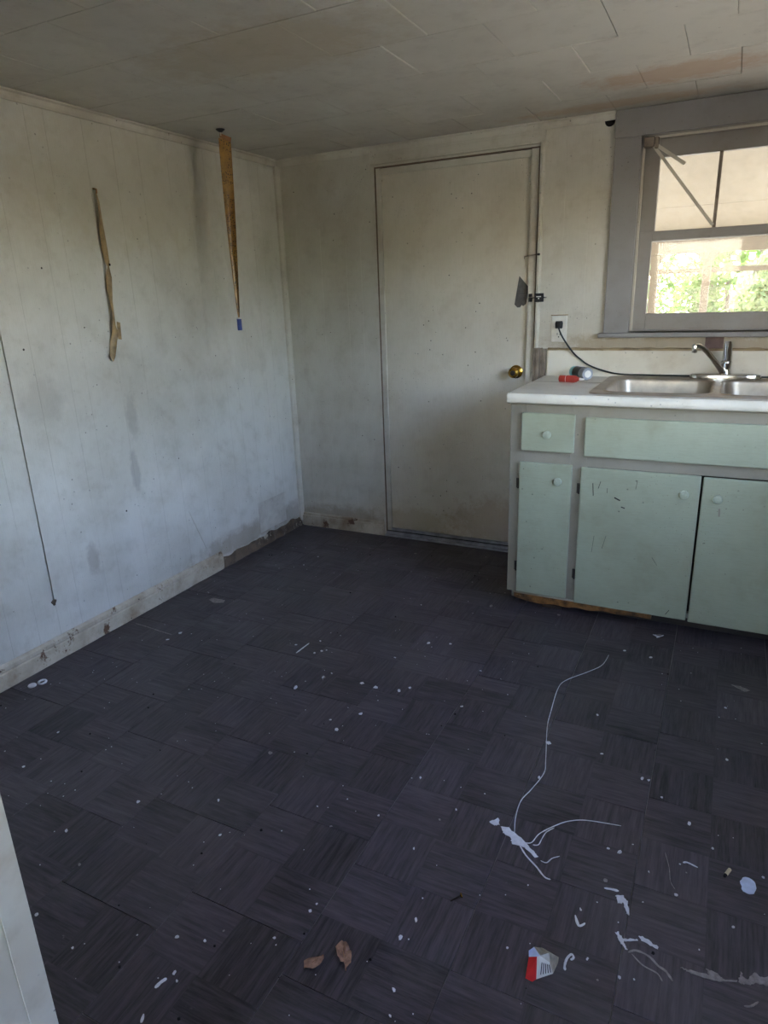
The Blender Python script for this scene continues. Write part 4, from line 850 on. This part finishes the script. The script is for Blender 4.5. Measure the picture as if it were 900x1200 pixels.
for (xa, xb, lb) in ((.23, 1.629, 'porch rail behind the door wall'), (1.682, 1.976, 'short porch rail between the two near posts'), (2.03, 3.173, 'long porch rail running right of the middle post')):
    tag(part('porch_rail', m_post, None, lambda m: m.box((xa, 2.325, 1.374), (xb, 2.365, 1.410)), bevel=.003), lb, 'rail')
def shrub(name, loc, rx, ry, hz, n, size, mat, label, seed, z0=-.45, trunk=.05, group='shrubs and trees beyond the porch'):
    rr = random.Random(seed); e = empty(name, (loc[0], loc[1], z0), label, 'tree' if hz > 2.6 else 'bush', group)
    blobs = [(rr.uniform(-.6, .6)*rx, rr.uniform(-.6, .6)*ry, rr.uniform(.25, .85)*hz, rr.uniform(.3, .55)) for _ in range(9)]
    def fol(m):
        for i in range(n):
            bx_, by_, bz_, br = rr.choice(blobs)
            d = Vector((rr.gauss(0, 1), rr.gauss(0, 1), rr.gauss(0, 1))).normalized()*rr.random()**.4*br
            c = Vector((loc[0]+bx_+d.x*rx, loc[1]+by_+d.y*ry, z0+bz_+d.z*hz*.55))
            if c.z < z0+.05: c.z = z0+.05
            a = Vector((rr.gauss(0, 1), rr.gauss(0, 1), rr.gauss(0, 1))).normalized(); b = a.cross(Vector((rr.gauss(0, 1), rr.gauss(0, 1), rr.gauss(0, 1)))).normalized()
            L = size*rr.uniform(.7, 1.3)
            m.add([c-a*L, c+b*L*.45, c+a*L, c-b*L*.45], [(0, 1, 2, 3)])
    tag(part('foliage', mat, e, fol), kind='stuff')
    def tr(m):
        for bx_, by_, bz_, br in blobs[:6]:
            m.tube([(loc[0]+bx_*.08, loc[1]+by_*.08, z0), (loc[0]+bx_*.4, loc[1]+by_*.4, z0+bz_*.5), (loc[0]+bx_, loc[1]+by_, z0+bz_)], [trunk, trunk*.7, trunk*.25], 6)
    part('stems', m_bark, e, tr)
shrub('green_bush', (1.0, 4.8), .75, .8, 2.9, 5200, .05, m_green, 'bright green bush beyond the porch rail', 11)
shrub('pale_bush', (2.75, 5.0), .75, .8, 2.5, 5200, .045, m_green2, 'pale sunlit bush in the middle beyond the porch', 12)
shrub('green_bush', (4.5, 4.8), .75, .9, 2.8, 4600, .05, m_green, 'green bush right of the pale bush', 13)
shrub('yard_tree', (.35, 7.3), .85, .7, 3.6, 4200, .06, m_green2, 'pale slender tree behind the bright green bush', 31, trunk=.07)
shrub('yard_tree', (2.2, 7.4), .8, .7, 3.2, 4200, .06, m_green, 'dark green young tree behind the gap between the bushes', 32, trunk=.07)
shrub('yard_tree', (4.0, 7.3), .85, .7, 3.5, 4200, .06, m_green2, 'pale young tree behind the right bush', 33, trunk=.07)
shrub('yard_tree', (-1.6, 9.8), 2.0, 1.6, 4.2, 3600, .11, m_green, 'tall green tree at the left of the yard', 14, trunk=.12)
shrub('yard_tree', (3.2, 11.4), 2.3, 1.6, 3.2, 3600, .11, m_green2, 'pale leafy tree at the back of the yard', 15, trunk=.12)
shrub('yard_tree', (8.2, 10.0), 2.2, 1.8, 4.6, 3000, .11, m_green, 'tall green tree at the right of the yard', 16, trunk=.12)
for i, (x, y, h_) in enumerate([(14, -6, 3.4), (15, -1, 3.0), (14.5, 5, 3.6), (15, -12, 3.2)]):
    shrub('yard_tree', (x, y), 2.6, 2.6, h_, 1800, .22, m_green, ['spreading tree across the side yard, outermost', 'low tree facing the side window', 'broad tree by the corner of the side yard', 'far tree at the end of the side yard'][i], 20+i, trunk=.14, group='trees in the side yard')
